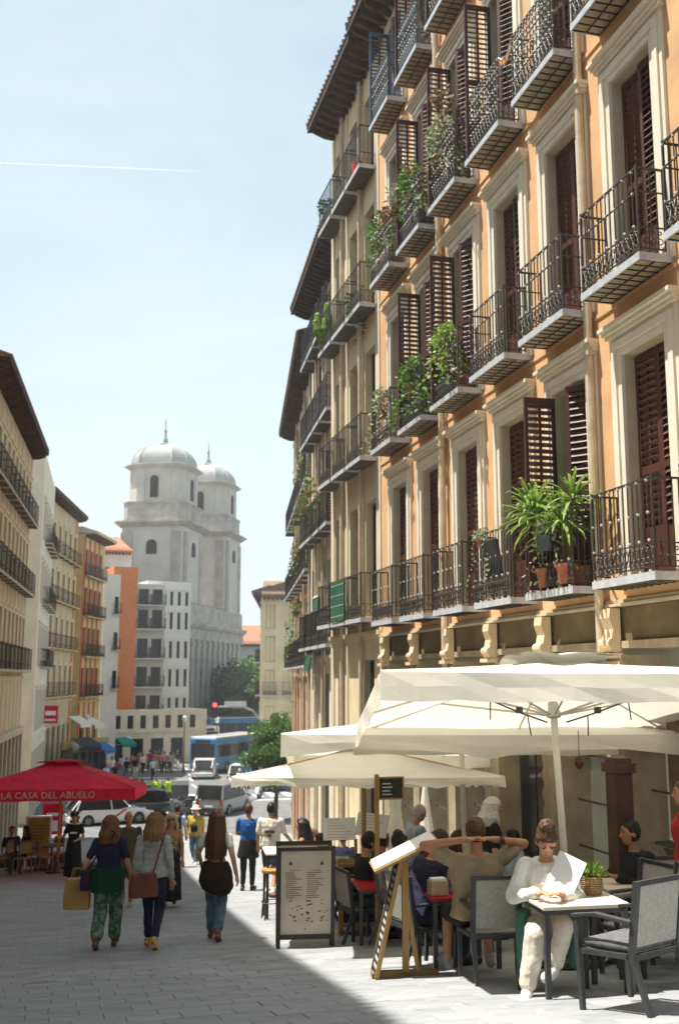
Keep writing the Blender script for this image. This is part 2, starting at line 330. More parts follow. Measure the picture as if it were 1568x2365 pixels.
def rail_mesh(w, p, h, fancy=0, r=.008, step=.1, m=None):
    """balcony railing round a w x p slab: front at y=-p"""
    def f():
        g = MB(); a = w/2-.03; q = p-.03
        for z in (h, h*.30, .05) + ((h*.72,) if fancy > 1 else ()):
            s = r*1.5 if z == h else r
            g.box(-a-s,a+s,-q-s,-q+s,z-s,z+s)
            for sx in (-a, a): g.box(sx-s,sx+s,-q+s,0,z-s,z+s)
        n = max(2, int(2*a/step)); bars = [(-a+2*a*i/n, -q) for i in range(n+1)]
        k = max(1, int(q/step)); bars += [(sx, -q*i/(k+1)) for i in range(1, k+1) for sx in (-a, a)]
        for bx, by in bars: s = r*.8; g.box(bx-s,bx+s,by-s,by+s,.05,h)
        for sx in (-a, a): g.box(sx-r*1.6,sx+r*1.6,-q-r*1.6,-q+r*1.6,0,h+.03)
        if fancy:                                     # cast-iron lace: rings and volutes in the lowest band
            def lace(cx, cy, zc, rr, ax):
                pts = []
                for i in range(11):
                    t = 2*PI*i/10; c, s_ = rr*math.cos(t), rr*math.sin(t)
                    pts.append((cx+(c if ax == 0 else 0), cy+(c if ax else 0), zc+s_))
                g.tube(pts, r*.9, 4)
            def diag(cx, cy, ax, s1):
                d = step*.5; z0, z1 = .05, h*.30
                A = (cx-d*s1*(ax == 0), cy-d*s1*(ax == 1), z0); B = (cx+d*s1*(ax == 0), cy+d*s1*(ax == 1), z1)
                C = ((A[0]+B[0])/2+.012, (A[1]+B[1])/2, (z0+z1)/2+.01); g.tube([A, C, B], r*.8, 4)
            for i in range(n):
                cx = -a+2*a*(i+.5)/n; lace(cx, -q, h*.12, step*.36, 0); lace(cx, -q, h*.235, step*.22, 0); diag(cx, -q, 0, 1); diag(cx, -q, 0, -1)
                if fancy > 2:
                    for zz in (.45, .6, .82, .93): lace(cx, -q, h*zz, step*.3, 0)
            for i in range(k):
                for sx in (-a, a): lace(sx, -q*(i+.6)/(k+.6), h*.14, step*.38, 1); lace(sx, -q*(i+.6)/(k+.6), h*.24, step*.2, 1)
        return g.mesh('railing', m or mIron)
    return cached(('rail', w, p, h, fancy, step, (m or mIron).name), f)
def knob_mesh(w, p, h, zs, every=1, step=.1):
    def f():
        g = MB(); a = w/2-.03; q = p-.03; n = max(2, int(2*a/step))
        for zz in zs:
            for i in range(0, n+1, every):
                g.ell((-a+2*a*i/n, -q, h*zz), (.02,.02,.024), 6, 4)
        return g.mesh('rail_knobs', mKnob)
    return cached(('knob', w, p, h, zs, every, step), f)
def balcony(parent, x, z, w, p, h=1.0, fancy=1, edge=mSlabEdge, slab=mSlabDark, railm=None, th=.055, tiles=0, knobs=None, every=1, step=.1):
    """slab top at z"""
    b = MB().box(-w/2+.02,w/2-.02,-p+.025,0,-th,-.004).build('balcony', slab, parent, (x, 0, z))
    def fe():
        g = MB(); g.box(-w/2,w/2,-p,-p+.022,-th-.02,.02).box(-w/2,-w/2+.018,-p+.022,0,-th-.02,.02).box(w/2-.018,w/2,-p+.022,0,-th-.02,.02); return g.mesh('slab_edge', edge)
    ob('slab_edge', cached(('edge', w, p, th, edge.name), fe), b)
    ob('railing', rail_mesh(w, p, h, fancy, m=railm, step=step), b, (0, 0, .03))
    if knobs: ob('rail_knobs', knob_mesh(w, p, h, knobs, every, step), b, (0, 0, .03), kind='stuff')
    if tiles:
        nx, ny = 9, 2; dx, dy = (w-.06)/nx, (p-.05)/ny
        tm = cached(('tile', w, p), lambda: MB().loft([[(-dx/2+.009,-dy/2+.008,0),(-dx/2+.009,dy/2-.008,0),(dx/2-.009,dy/2-.008,0),(dx/2-.009,-dy/2+.008,0)],[(-dx/2+.022,-dy/2+.02,-.012),(-dx/2+.022,dy/2-.02,-.012),(dx/2-.022,dy/2-.02,-.012),(dx/2-.022,-dy/2+.02,-.012)]]).mesh('soffit_tile', mTile))
        pos = [(-w/2+.03+dx*(i+.5), -p+.025+dy*(j+.5)) for i in range(nx) for j in range(ny)]
        if tiles == 2:
            for px, py in pos: ob('soffit_tile', tm, b, (px, py, -th-.001))
        else:
            g = MB()
            for px, py in pos:
                k = len(g.v); g.v += [(v.co.x+px, v.co.y+py, v.co.z-th-.001) for v in tm.vertices]; g.f += [tuple(k+i for i in q.vertices) for q in tm.polygons]
            g.build('soffit_tiles', mTile, b, kind='stuff')
        g = MB()
        for i in range(nx+1): cx = -w/2+.03+dx*i; g.box(cx-.005,cx+.005,-p+.025,0,-th-.022,-th-.002)
        for j in range(1, ny): cy = -p+.025+dy*j; g.box(-w/2+.03,w/2-.03,cy-.005,cy+.005,-th-.02,-th-.004)
        g.build('soffit_bars', mIron, b)
    return b
def shutter(parent, x, y, z, w, h, ang, m=mWood, sm=mWoodL, indiv=False, solid=False):
    """one louvred leaf hinged at local x=0, opening by ang about z"""
    def ff():
        g = MB(); e = .055; t = .02
        g.box(0,e,-t,t,0,h).box(w-e,w,-t,t,0,h).box(e,w-e,-t,t,0,.10).box(e,w-e,-t,t,h-.09,h).box(e,w-e,-t,t,h*.46,h*.46+.09).box(w/2-.018,w/2+.018,-t*.8,t*.8,.1,h-.09)
        g.box(e,w-e,-.008,.008,.10,h*.22); return g.mesh('shutter', m)
    s = ob('shutter', cached(('shf', w, h, m.name), ff), parent, (x, y, z), (0, 0, R(ang)))
    n = int(h*.78/.095); L = w-.12
    sl = cached(('slat', w, sm.name), lambda: MB().box(-L/2,L/2,-.004,.004,-.046,.046,Euler((R(38),0,0)).to_matrix().to_4x4()).mesh('slat', sm))
    zz = [h*.225+.05+i*.095 for i in range(n) if h*.225+.05+i*.095 < h-.12 and abs(h*.46+.045-(h*.225+.05+i*.095)) > .07]
    if indiv:
        for q in zz: ob('slat', sl, s, (w/2, 0, q))
    else:
        def fs():
            g = MB()
            for q in zz:
                k = len(g.v); g.v += [(v.co.x+w/2, v.co.y, v.co.z+q) for v in sl.vertices]; g.f += [tuple(k+i for i in p.vertices) for p in sl.polygons]
            return g.mesh('slats', sm)
        ob('slats', cached(('slats', w, h, sm.name), fs), s, kind='stuff')
    return s
def eave(parent, x0, x1, z, over, m=mEave, rm=mRoofTile2, step=.35, D=7, pitch=.32, name='eave'):
    e = MB().box(x0,x1,-over,0,z,z+.07).box(x0,x1,-over-.06,-over,z-.02,z+.16).build(name, m, parent)
    g = MB(); x = x0+.15
    while x < x1: g.prism([(-over+.06,z-.02),(-over+.06,z-.09),(-.3,z-.22),(0,z-.24),(0,z-.002),(-over+.06,z-.002)], 0, .1); k = len(g.v)-12; g.v[k:] = [(x+v[1], v[0], v[2]) for v in g.v[k:]]; x += step
    g.build('rafter_ends', mat('rafter_timber', (.12,.075,.05), .85, var=.3), e)
    r = MB().poly([(x0,-over-.08,z+.165),(x1,-over-.08,z+.165),(x1,D,z+.165+D*pitch),(x0,D,z+.165+D*pitch)]); r.poly([(x0,-over-.08,z+.165),(x0,D,z+.165+D*pitch),(x0,D,z+.1),(x0,-over-.08,z+.1)]); r.poly([(x1,-over-.08,z+.165),(x1,-over-.08,z+.1),(x1,D,z+.1),(x1,D,z+.165+D*pitch)])
    r.build('roof', rm, parent)
    t = MB(); x = x0+.1
    while x < x1-.1: t.tube([(x,-over-.1,z+.18),(x,-over+1.4,z+.18+1.5*pitch)], .06, 6); x += .22
    t.build('roof_tiles', rm, parent, kind='stuff')
def wob_plant(g, c, n, r, L, w, dn=.2, squash=1):
    for i in range(n):
        d = V((random.gauss(0,1), random.gauss(0,1), random.gauss(dn,1))).normalized()
        p = V(c) + V((d.x*r[0], d.y*r[1], d.z*r[2]*squash))*random.random()**.5
        g.leaf(p, d + V((random.gauss(0,.5), random.gauss(0,.5), random.gauss(0,.5))), L*random.uniform(.6,1.3), w*random.uniform(.7,1.2))
    return g

# ================================================================== the orange building on the right
XF = 6.7
r1 = thing('apartment_building', 'orange stucco apartment building with cream mouldings and maroon shutters on the right', 'building', (XF, 21.75, 0), (0, 0, -PI/2))
BX = {k: 11.05-1.93*k for k in range(-3, 6)}
FL = [(1.15, 2.92), (4.90, 2.95), (8.75, 2.95), (12.60, 2.4)]
ops = [(x-.49, x+.49, z, z+h) for x in BX.values() for z, h in FL]
LEN = 18.6
w, rv = wall_mb(LEN, .95, 15.9, ops, .24); shell(w, LEN, 8, .95, 15.9)
joined_wall(w, rv, mOrange, mReveal, r1)
def surround(h):
    g = MB(); a = .49
    for o, i, d in ((.27,.20,.045),(.20,.10,.075),(.10,.0,.05)):
        for s in (-1, 1): g.box(min(s*(a+i),s*(a+o)),max(s*(a+i),s*(a+o)),-d,.0,0,h+i)
        g.box(-a-o,a+o,-d,0,h+i,h+o)
    for k, (zz, d) in enumerate(((.27,.09),(.32,.13),(.37,.18))): g.box(-a-.30-k*.02,a+.30+k*.02,-d,0,h+zz,h+zz+.05)
    return g
SM = {h: surround(h).mesh('window_surround', mTrim) for h in {q for _, q in FL}}
SH_OUT = {(0,1),(1,3),(1,4),(2,2),(2,3),(2,4),(3,3),(3,4),(3,5)}
for fi, (z, h) in enumerate(FL):
    for k, x in BX.items():
        ob('window_surround', SM[h], r1, (x, 0, z))
        window(r1, x, .235, z, .98, h, mWood, 3)
        near = k <= 1 and fi < 2
        knobs = [(.0, .33, .63, .98), (.33, .72, .98), (.33, .55, .72, .85, .98), (.33,.6,.85)][fi]
        fancy = 3 if fi >= 2 else (1 if fi == 0 else 2)
        balcony(r1, x+(.37 if False else 0), z, 1.42, .46, 1.06, fancy, tiles=(2 if fi in (1, 2) and 0 <= k <= 2 else 1), knobs=knobs, every=(1 if fi >= 2 else 2), railm=(mIronBlue if fi == 3 and k >= 4 else None))
        if k < -1: continue
        # louvred leaves
        if (fi, k) in SH_OUT:
            hm = (mBlueWood, mBlueWood) if (fi, k) == (3, 5) else (mWood, mWoodL)
            shutter(r1, x-.5, -.01, z+.06, .48, h-.12, -92, *hm, indiv=(fi == 0)); shutter(r1, x+.49, .15, z+.06, .48, h-.12, 180+38, *hm)
        else:
            shutter(r1, x-.48, .16, z+.06, .48, h-.1, 2, indiv=near); shutter(r1, x+.48, .16, z+.06, .48, h-.1, 178+(8 if (k+fi) % 2 else 0), indiv=near)
# cream pilaster strips between the windows, running into the base
for k in range(-3, 7):
    x = 11.05-1.93*k+.965-1.93*0
    if x > LEN-.2: continue
    p = MB()
    for z0, z1, ww in ((.96,4.78,.15),(4.90,8.62,.15),(8.75,12.45,.15),(12.6,15.6,.15)):
        pass
for z in (4.82, 8.67, 12.52):                         # thin string course under each floor
    MB().box(0,LEN,-.02,0,z-.06,z).build('string_course', mOrange, r1)
for x in (9.86, 4.2):                                 # downpipes with brackets
    g = MB().tube([(x,-.11,15.6),(x,-.11,1.2),(x+.04,-.13,.9),(x+.04,-.13,-.9)], .058, 10)
    for z in (2.2, 4.3, 6.2, 8.1, 10, 12): g.lathe([(.075,-.03),(.075,.03)], (x,-.11,z), 10).box(x-.015,x+.015,-.09,0,z-.02,z+.02)
    g.build('downpipe', mPipe, r1, smooth=False)
# base: cornice lines, stone frieze, scroll corbels, stone piers
g = MB().box(0,LEN,-.05,0,.92,.965).box(0,LEN,-.09,.0,.88,.915).build('base_cornice', mReveal, r1)
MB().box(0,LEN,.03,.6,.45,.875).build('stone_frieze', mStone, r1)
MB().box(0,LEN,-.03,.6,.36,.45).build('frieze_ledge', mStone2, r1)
def corbel():
    g = MB(); pts = [(-.02,.86),(-.22,.86),(-.24,.74),(-.17,.6),(-.20,.5),(-.27,.42),(-.22,.32),(-.08,.28),(-.02,.28)]
    g.loft([[(-.12,y*.7,z) for y, z in pts], [(.12,y*.7,z) for y, z in pts]]); g.box(-.15,.15,-.21,.0,.30-.06,.30)
    g.tube([(-.13,-.14,.42),(.13,-.14,.42)], .065, 10); return g.mesh('corbel', mQuoin)
cm = corbel()
PX = [11.05-1.93*k+.965 for k in range(-3, 7) if 11.05-1.93*k+.965 < LEN-.2]
for x in PX: ob('corbel', cm, r1, (x, 0, 0))
gf = lambda x: gz(21.75-x)-.3
for x in PX:
    g = MB().box(x-.17,x+.17,-.06,.5,gf(x),.28).box(x-.21,x+.21,-.1,.0,gf(x),gf(x)+.75).box(x-.21,x+.21,-.1,0,.06,.2); g.build('stone_pier', mStone2, r1)
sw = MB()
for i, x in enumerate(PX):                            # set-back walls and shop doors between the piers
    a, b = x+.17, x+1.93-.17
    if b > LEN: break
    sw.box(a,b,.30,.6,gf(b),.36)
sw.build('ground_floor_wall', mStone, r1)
jm = MB()
for i, x in enumerate(PX):
    for r_ in range(5): zz = gf(x)+.8+r_*.62; jm.box(x+.18,x+1.75,.285,.30,zz,zz+.025)
jm.build('stone_course_joints', mat('stone_joint', (.1,.08,.055), .95), r1)
def shopdoor(x0, x1, top, m, label, glass=True):
    zb = gz(21.75-(x0+x1)/2)
    d = MB().box(x0,x1,.22,.27,zb,top).build('shop_door', m, r1)
    g = MB()
    for (a, b) in ((x0+.08,(x0+x1)/2-.04),((x0+x1)/2+.04,x1-.08)): g.box(a,b,.205,.22,zb+.9,top-.15)
    g.build('door_pane', mGlass if glass else m, d); return d
shopdoor(9.28, 9.9, -.25, mRedDoor, '')     # red door right of the parasol pole
shopdoor(PX[6]+.35, PX[6]+1.6, -.3, mWood, '')
eave(r1, 0, LEN, 15.42, .75, D=8)
# wood rounds stacked behind a shop window
dsp = MB().box(7.50,7.96,.2,.29,gz(14)-.0,-.25).build('display_niche', mInside, r1)
rm = cached('round', lambda: MB().lathe([(.11,0),(.12,.02),(.12,.05),(.1,.06)], n=10).mesh('wood_round', mat('cut_wood_round', (.40,.22,.09), .8, var=.25, scale=20)))
for r_ in range(8):
    for c in range(2): ob('wood_round', rm, dsp, (7.61+c*.24+random.uniform(-.01,.01), .2, gz(14)+1.0+r_*.27+.05*c), (R(90),0,0))

# ================================================================== generic facade for the other houses
def house(label, O, ang, L, D, zb, zt, floors, bays, wallm, ww=.9, bal=None, framem=None, trim=None, ev=None, pil=None, shut=None, shop=None, revm=None, cat='building', group=None, rev=.2, balw=None, fancy=1, edge=mSlabEdge, pipes=(), balp=.45, name='apartment_building', over=.7, rm=mRoofTile2, step=.12):
    r = thing(name, label, cat, (O[0], O[1], 0), (0, 0, R(ang)), group)
    ops = [(x-ww/2, x+ww/2, z, z+h) for z, h in floors for x in bays]; sp = []
    if shop:
        z1, wsh = shop; n = int(L/1.9); sp = [(L*(i+.5)/n-wsh/2, L*(i+.5)/n+wsh/2, zb+.4, z1) for i in range(n)]
    w, rv = wall_mb(L, zb, zt, ops+sp, rev); shell(w, L, D, zb, zt)
    joined_wall(w, rv, wallm, revm or wallm, r)
    for a, b, c, d in sp:
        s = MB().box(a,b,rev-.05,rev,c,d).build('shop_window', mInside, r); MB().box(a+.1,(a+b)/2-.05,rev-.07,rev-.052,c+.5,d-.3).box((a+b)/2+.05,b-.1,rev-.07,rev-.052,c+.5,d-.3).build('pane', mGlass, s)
    for fi, (z, h) in enumerate(floors):
        for bi, x in enumerate(bays):
            window(r, x, rev-.04, z, ww, h, framem or mWood, 2)
            if trim:
                def ft():
                    g = MB(); a = ww/2
                    for s in (-1, 1): g.box(min(s*a,s*(a+.17)),max(s*a,s*(a+.17)),-.05,0,0,h)
                    g.box(-a-.17,a+.17,-.05,0,h,h+.17).box(-a-.22,a+.22,-.11,0,h+.17,h+.25); return g.mesh('window_surround', trim)
                ob('window_surround', cached(('tr', ww, h, trim.name), ft), r, (x, 0, z))
            if bal and bal(fi, bi): balcony(r, x, z, balw or ww+.5, balp, 1.0, fancy, edge=edge, th=.055, step=step)
            if shut:
                st = shut(fi, bi)
                if st:
                    for sg in (-1, 1): shutter(r, x+sg*ww/2, -.03, z+.03, ww/2, h-.06, (st[0] if sg < 0 else 180-st[0]), st[1], st[1])
    if pil:
        for x in pil[0]: MB().box(x-pil[1],x+pil[1],-.03,0,zb,zt-.25).build('pilaster', pil[2], r)
    for x in pipes: MB().tube([(x,-.1,zt-.2),(x,-.1,zb)], .055, 8).build('downpipe', mPipe, r)
    zc = floors[0][0]-.35 if floors else None
    if zc: MB().box(0,L,-.1,0,zc,zc+.1).box(0,L,-.06,0,zc-.08,zc).build('cornice', trim or wallm, r)
    if ev: eave(r, -.0, L, zt, over, D=D, rm=rm, m=ev)
    return r
def line(P, Q):
    """origin and angle so that local x runs from P to Q"""
    return (P[0], P[1]), math.degrees(math.atan2(Q[1]-P[1], Q[0]-P[0])), math.hypot(Q[0]-P[0], Q[1]-P[1])
mArcadeShade = mat('arcade_shade_brown', (.085,.055,.035), .7, var=.3, scale=4)  # dark brown that paints in the shade between the arcade piers
mPaleYel = mat('pale_yellow_stucco', (.74,.64,.42), .9, var=.08, scale=1, dirt=((.42,.34,.22), .8, .35))
mBeigeW = mat('pale_beige_stucco', (.76,.69,.55), .9, var=.07, scale=1, dirt=((.45,.39,.3), .8, .3))
mPeach = mat('peach_stucco', (.62,.40,.26), .9, var=.1, scale=1, dirt=((.4,.25,.16), .8, .35))
mOffW = mat('white_render', (.70,.69,.66), .9, var=.05, scale=1, dirt=((.5,.48,.44), .8, .3))
mOchre = mat('ochre_stucco', (.66,.50,.25), .9, var=.1, scale=1, dirt=((.3,.22,.12), .8, .35))
mBeige = mat('warm_beige_stucco', (.62,.50,.33), .9, var=.1, scale=1, dirt=((.3,.24,.16), .8, .4))
mBrick = mat('orange_brick_render', (.62,.20,.065), .9, var=.1, scale=3, dirt=((.45,.16,.07), 1.2, .4))
mGreyW = mat('grey_white_render', (.56,.55,.52), .9, var=.06, scale=1, dirt=((.4,.38,.35), .7, .4))
mLime = mat('pale_limestone', (.50,.47,.42), .9, var=.1, scale=.6, bump=.1, bscale=6, dirt=((.38,.35,.31), .35, .5))
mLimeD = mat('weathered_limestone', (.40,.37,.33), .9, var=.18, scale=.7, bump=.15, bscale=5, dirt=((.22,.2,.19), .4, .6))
mSlateR = mat('slate_dome', (.30,.31,.31), .7, var=.12, scale=.8)
mRedWood = mat('red_shutter', (.42,.10,.05), .7, var=.15)
o, a, L = line((6.7, 26.2), (6.7, 21.76))
house('narrow cream house with blue-grey balconies between the orange building and the white one', o, a, L, 8, -6, 15.3, [(1.3,2.8),(5.0,2.8),(8.7,2.7),(12.2,2.2)], [.75,2.2,3.6], mPaleYel, .85, lambda f, b: True, mWood, None, mEave, ([.1,1.47,2.9,4.3],.16,mCream), None, (.4,1.0), mPaleYel, rev=.25, balw=1.3, pipes=(1.3,3.05))
o, a, L = line((7.75, 33.2), (7.15, 26.4))
house('white house with several slim downpipes beyond the narrow cream house', o, a, L, 8, -7, 12.5, [(.9,2.6),(4.3,2.6),(7.6,2.5),(10.4,1.6)], [.9,2.35,3.8,5.3], mBeigeW, .85, lambda f, b: True, mWood, None, mEave, ([1.6,3.05,4.55,6.3],.13,mCream), (lambda f, b: ((95, mWood) if (f+b) % 3 == 0 else None)), (.1,.9), pipes=(.3,1.7,3.2,6.0), balw=1.3)
o, a, L = line((10.5, 48.8), (8.05, 33.4))
house('peach house with a dark timber eave at the far end of the right row', o, a, L, 8, -8, 11.9, [(.4,2.5),(3.7,2.5),(6.9,2.4),(9.6,1.5)], [1.0+1.9*i for i in range(8)], mPeach, .9, lambda f, b: f < 3, mWood, mTrim, mEave, ([.2+3.8*i for i in range(4)],.2,mPeach), (lambda f, b: ((92, mWood) if (f*3+b) % 4 == 0 else None)), (-.5,.95), pipes=(3.6,9.3), balw=1.4)
# chimneys of the right row
for (x, y, z, h, lab) in ((8.6, 34.6, 12.4, 1.6, 'brick chimney nearest the white house roof'), (9.6, 38.5, 12.2, 1.5, 'brick chimney further along the peach house roof')):
    c = thing('chimney', lab, 'chimney', (x, y, z)); MB().box(-.35,.35,-.3,.3,-.4,h).build('stack', mRoofT, c); MB().box(-.42,.42,-.37,.37,h,h+.12).build('chimney_cap', mTerra, c)
# pale yellow house down the street, turned to face up it
o, a, L = line((14.6, 80), (16.4, 79.2))
o2, a2, L2 = line((19.0, 100), (14.6, 80))
house('pale yellow corner house down the street behind the round green tree', o2, a2, L2, 8, -8.5, 6.6, [(-4.2,2.0),(-1.4,2.0),(1.2,2.0),(3.8,1.9)], [1.2+2.05*i for i in range(10)], mPaleYel, .8, lambda f, b: f in (1, 2), mReveal, mTrim, mat('brown_cornice', (.2,.14,.1), .8), None, None, (-5.2,1.1), balw=1.2)
house('pale yellow gable wall of grey shutters facing up the street', (14.62, 79.85), -12, 3.2, 5, -8.5, 6.3, [(-4.2,2.0),(-1.4,2.0),(1.2,2.0),(3.8,1.9)], [.7,2.2], mPaleYel, .75, lambda f, b: f == 1, mReveal, None, mat('brown_cornice', (.2,.14,.1), .8), None, None, None, balw=1.1)
o, a, L = line((16.0, 150), (28.0, 146))
house('grey plastered house standing right of the church behind dark trees', o, a, L, 10, -8.5, 4.6, [(-5.5,2.2),(-1.6,2.2),(1.6,1.6)], [1.4,4.2,7.0,9.8], mGreyW, .9, None, mReveal, None, mEave, rm=mRoofT)
# ------------------------------------------------------------------ left side of the street
house('plain shaded house along the left edge of the street near the camera', (-4.2, -22), 90, 57.5, 9, -8, 13.5, [(1.2,2.4),(4.8,2.4),(8.2,2.2)], [2+2.4*i for i in range(23)], mBeige, 1.0, lambda f, b: f < 2 and b % 3 == 0, mWood, None, mEave, None, None, None, step=.2, fancy=0)
o, a, L = line((-3.15, 36.2), (-2.15, 52.2))
l1 = house('long beige house with dark balconies and arcade piers behind the red parasol', o, a, L, 9, -8, 11.0, [(.3,2.5),(3.9,2.5),(7.3,2.2)], [.9+1.42*i for i in range(11)], mBeige, .8, lambda f, b: True, mWood, mQuoin, mEave, ([.19+1.42*i for i in range(12)],.12,mQuoin), None, (-2.6,1.0), balw=1.3, edge=mReveal, fancy=0, step=.22)
for i in range(11):  # dark panels added between the piers, arcade shade put into their colour
    MB().box(.19+1.42*i+.13,.19+1.42*(i+1)-.13,-.05,.0,-8,-2.75).build('arcade_shade_panel', mArcadeShade, l1)
for i in range(12): MB().box(.19+1.42*i-.13,.19+1.42*i+.13,-.16,-.03,-8,-2.6).build('stone_pier', mReveal, l1)
MB().box(0,16,-.2,0,-2.6,-2.3).build('base_cornice', mReveal, l1)
o, a, L = line((-1.75, 58.5), (-1.35, 70.5))
house('cream side house with a glazed bay behind the long beige house', o, a, L, 9, -8.2, 12.6, [(-3.0,2.3),(.6,2.3),(4.2,2.3),(7.8,2.2)], [1.6+2.2*i for i in range(5)], mBeigeW, .9, lambda f, b: b > 0 and f > 0, mWood, mTrim, None, None, None, (-4.0,1.2), balw=1.3, edge=mReveal)
o, a, L = line((-2.1, 72.6), (.35, 86.2))
house('beige house with orange corner strip and four rows of dark balconies', o, a, L, 9, -8.3, 12.9, [(-1.4,2.3),(2.1,2.3),(5.5,2.3),(8.9,2.3)], [1.7+2.15*i for i in range(6)], mBeige, .95, lambda f, b: True, mWood, mQuoin, mEave, ([.3, 12.9],.28,mBrick), None, (-3.6,1.1), balw=1.7, edge=mOchre, fancy=0, step=.25)
o, a, L = line((.9, 86.4), (2.75, 92.8))
house('ochre house with red window strips and long dark balconies', o, a, L, 8, -8.3, 11.8, [(-1.6,2.4),(1.7,2.4),(5.0,2.4),(8.3,2.3)], [.9,2.4,3.9,5.4], mOchre, 1.0, lambda f, b: True, mRedWood, None, mOchre, ([.15,1.65,3.15,4.65],.22,mRedWood), None, (-3.8,1.1), balw=1.5, edge=mOchre, over=1.0, rm=mGreyW)
house('white blind side wall with small dark balconies beside the ochre house', (2.8, 93.6), 20, 1.55, 6, -8.3, 9.2, [(-1.0,1.6),(2.4,1.6),(5.6,1.6)], [1.25], mOffW, .4, lambda f, b: True, mInside, None, None, balw=.7, edge=mReveal)
house('orange rendered blind wall rising between white flats', (3.85, 99.3), 12, 2.3, 6, -3.2, 10.5, [], [], mBrick)
house('white flats with stepped dark terraces left of the church', (6.15, 100.5), 6, 2.75, 6, -4.6, 9.0, [(-3.6,1.9),(-.9,1.9),(1.8,1.9),(4.6,1.9),(6.9,1.6)], [.65,2.0], mGreyW, 1.0, lambda f, b: True, mInside, None, None, balw=1.5, balp=.8, edge=mOffW, rev=.5)
house('tall white flats of narrow windows in front of the church tower', (7.35, 103.5), 14, 4.6, 7, -4.8, 9.6, [(-3.7,1.7),(-.9,1.7),(1.9,1.7),(4.8,1.7),(7.2,1.4)], [.55,1.75,2.55,3.35,4.15], mOffW, .34, None, mInside, mOffW, None, pipes=())
house('low cream shop row under the white flats', (3.6, 97.4), 12, 9.6, 6, -8.3, -3.0, [(-4.7,1.2)], [1.0+1.2*i for i in range(7)], mBeigeW, .55, None, mInside, None, None, shop=(-5.6,1.2))
house('distant grey house with an orange tiled roof left of the church', (2.4, 108), 8, 3.6, 8, -8, 12.9, [(9.8,1.6)], [.9,2.6], mGreyW, .9, None, mReveal, None, mRoofT, rm=mRoofT)

# ------------------------------------------------------------------ church with two bell towers
ch = thing('church', 'pale stone church with two domed bell towers at the end of the street', 'church', (10.2, 121.3, 0), (0, 0, R(66)))
TW = 7.6; SEP = 18.0
def octa(h, c, z):                                    # square of half width h with corners cut by c
    return [(-h+c,-h,z),(h-c,-h,z),(h,-h+c,z),(h,h-c,z),(h-c,h,z),(-h+c,h,z),(-h,h-c,z),(-h,-h+c,z)]
def ring(g, h, c, z0, z1): g.loft([octa(h,c,z0), octa(h,c,z1)])
def arch_mesh(w, h, m, name):
    def f():
        pts = [(-w/2,0),(w/2,0),(w/2,h-w/2)]+[(w/2*math.cos(t), h-w/2+w/2*math.sin(t)) for t in [PI*i/8 for i in range(1,8)]]+[(-w/2,h-w/2)]
        return MB().prism(pts, -.06, .3).mesh(name, m)
    return cached(('arch', w, h, m.name, name), f)
def tower(tx, dz, s=1.0):
    t = ob('bell_tower', None, ch, (tx, 0, dz)); h = TW/2
    g = MB(); ring(g, h, .5, -8.5-dz, 17.2); g.build('tower_shaft', mLime, t)
    g = MB()
    for sx, sy in ((0,-1),(1,0),(-1,0),(0,1)):        # corner pilasters of the shaft
        for q in (-h+.9, h-.9):
            x0, y0 = (q, sy*h) if sx == 0 else (sx*h, q); g.box(x0-(.55 if sx == 0 else .12), x0+(.55 if sx == 0 else .12), y0-(.55 if sx else .12), y0+(.55 if sx else .12), -8-dz, 16.6)
    for k in range(3): ring(g, h+.25+.25*k, .5, 17.2+.22*k, 17.42+.22*k)
    g.build('tower_cornice', mLimeD, t)
    g = MB(); ring(g, h-.05, .7, 17.86, 20.0); ring(g, h+.05, .7, 20.0, 20.2); ring(g, h+.02, .7, 18.0, 18.25); g.build('attic_band', mLimeD, t)
    g = MB(); hb = h-.35; ring(g, hb, 1.3, 20.2, 24.2); g.build('belfry', mLime, t)
    g = MB()
    for sx, sy in ((0,-1),(1,0),(-1,0),(0,1)):
        for q in (-1.55, 1.55):
            x0, y0 = (q, sy*hb) if sx == 0 else (sx*hb, q); g.box(x0-(.42 if sx == 0 else .1), x0+(.42 if sx == 0 else .1), y0-(.42 if sx else .1), y0+(.42 if sx else .1), 20.3, 23.9)
    for k in range(3): ring(g, hb+.15+.22*k, 1.35, 24.2+.16*k, 24.36+.16*k)
    g.build('belfry_cornice', mLime, t)
    for rz in (0, 90, -90, 180):
        M = Matrix.Rotation(R(rz), 4, 'Z')
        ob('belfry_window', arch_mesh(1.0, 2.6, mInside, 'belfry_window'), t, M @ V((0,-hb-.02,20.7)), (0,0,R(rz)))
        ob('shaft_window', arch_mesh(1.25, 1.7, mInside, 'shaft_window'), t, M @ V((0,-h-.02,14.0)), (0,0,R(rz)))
    rr = []
    for i in range(9):
        th = PI/2*i/9; rr.append(octa((hb-.25)*math.cos(th)+.15, 1.3*math.cos(th)+.05, 24.7+.45+2.45*math.sin(th)))
    g = MB(); ring(g, hb-.1, 1.35, 24.68, 25.15); g.loft(rr); g.build('dome', mSlateR, t, smooth=False)
    g = MB()
    for k in range(8):
        pts = [r_[k] for r_ in rr]; g.tube(pts, .09, 5)
    g.build('dome_ribs', mLime, t)
    g = MB().lathe([(.75,27.4),(.8,27.7),(.35,27.9),(.3,28.3),(.16,28.6),(.1,29.3),(.04,30.4),(.02,31.1)], n=8); g.ell((0,0,29.4),(.2,.2,.2),8,6); g.box(-.35,.35,-.03,.03,30.4,30.47); g.build('spire', mat('lead_spire', (.24,.25,.26), .6), t)
    return t
tower(0, 0); tower(SEP, 1.3)
h = TW/2
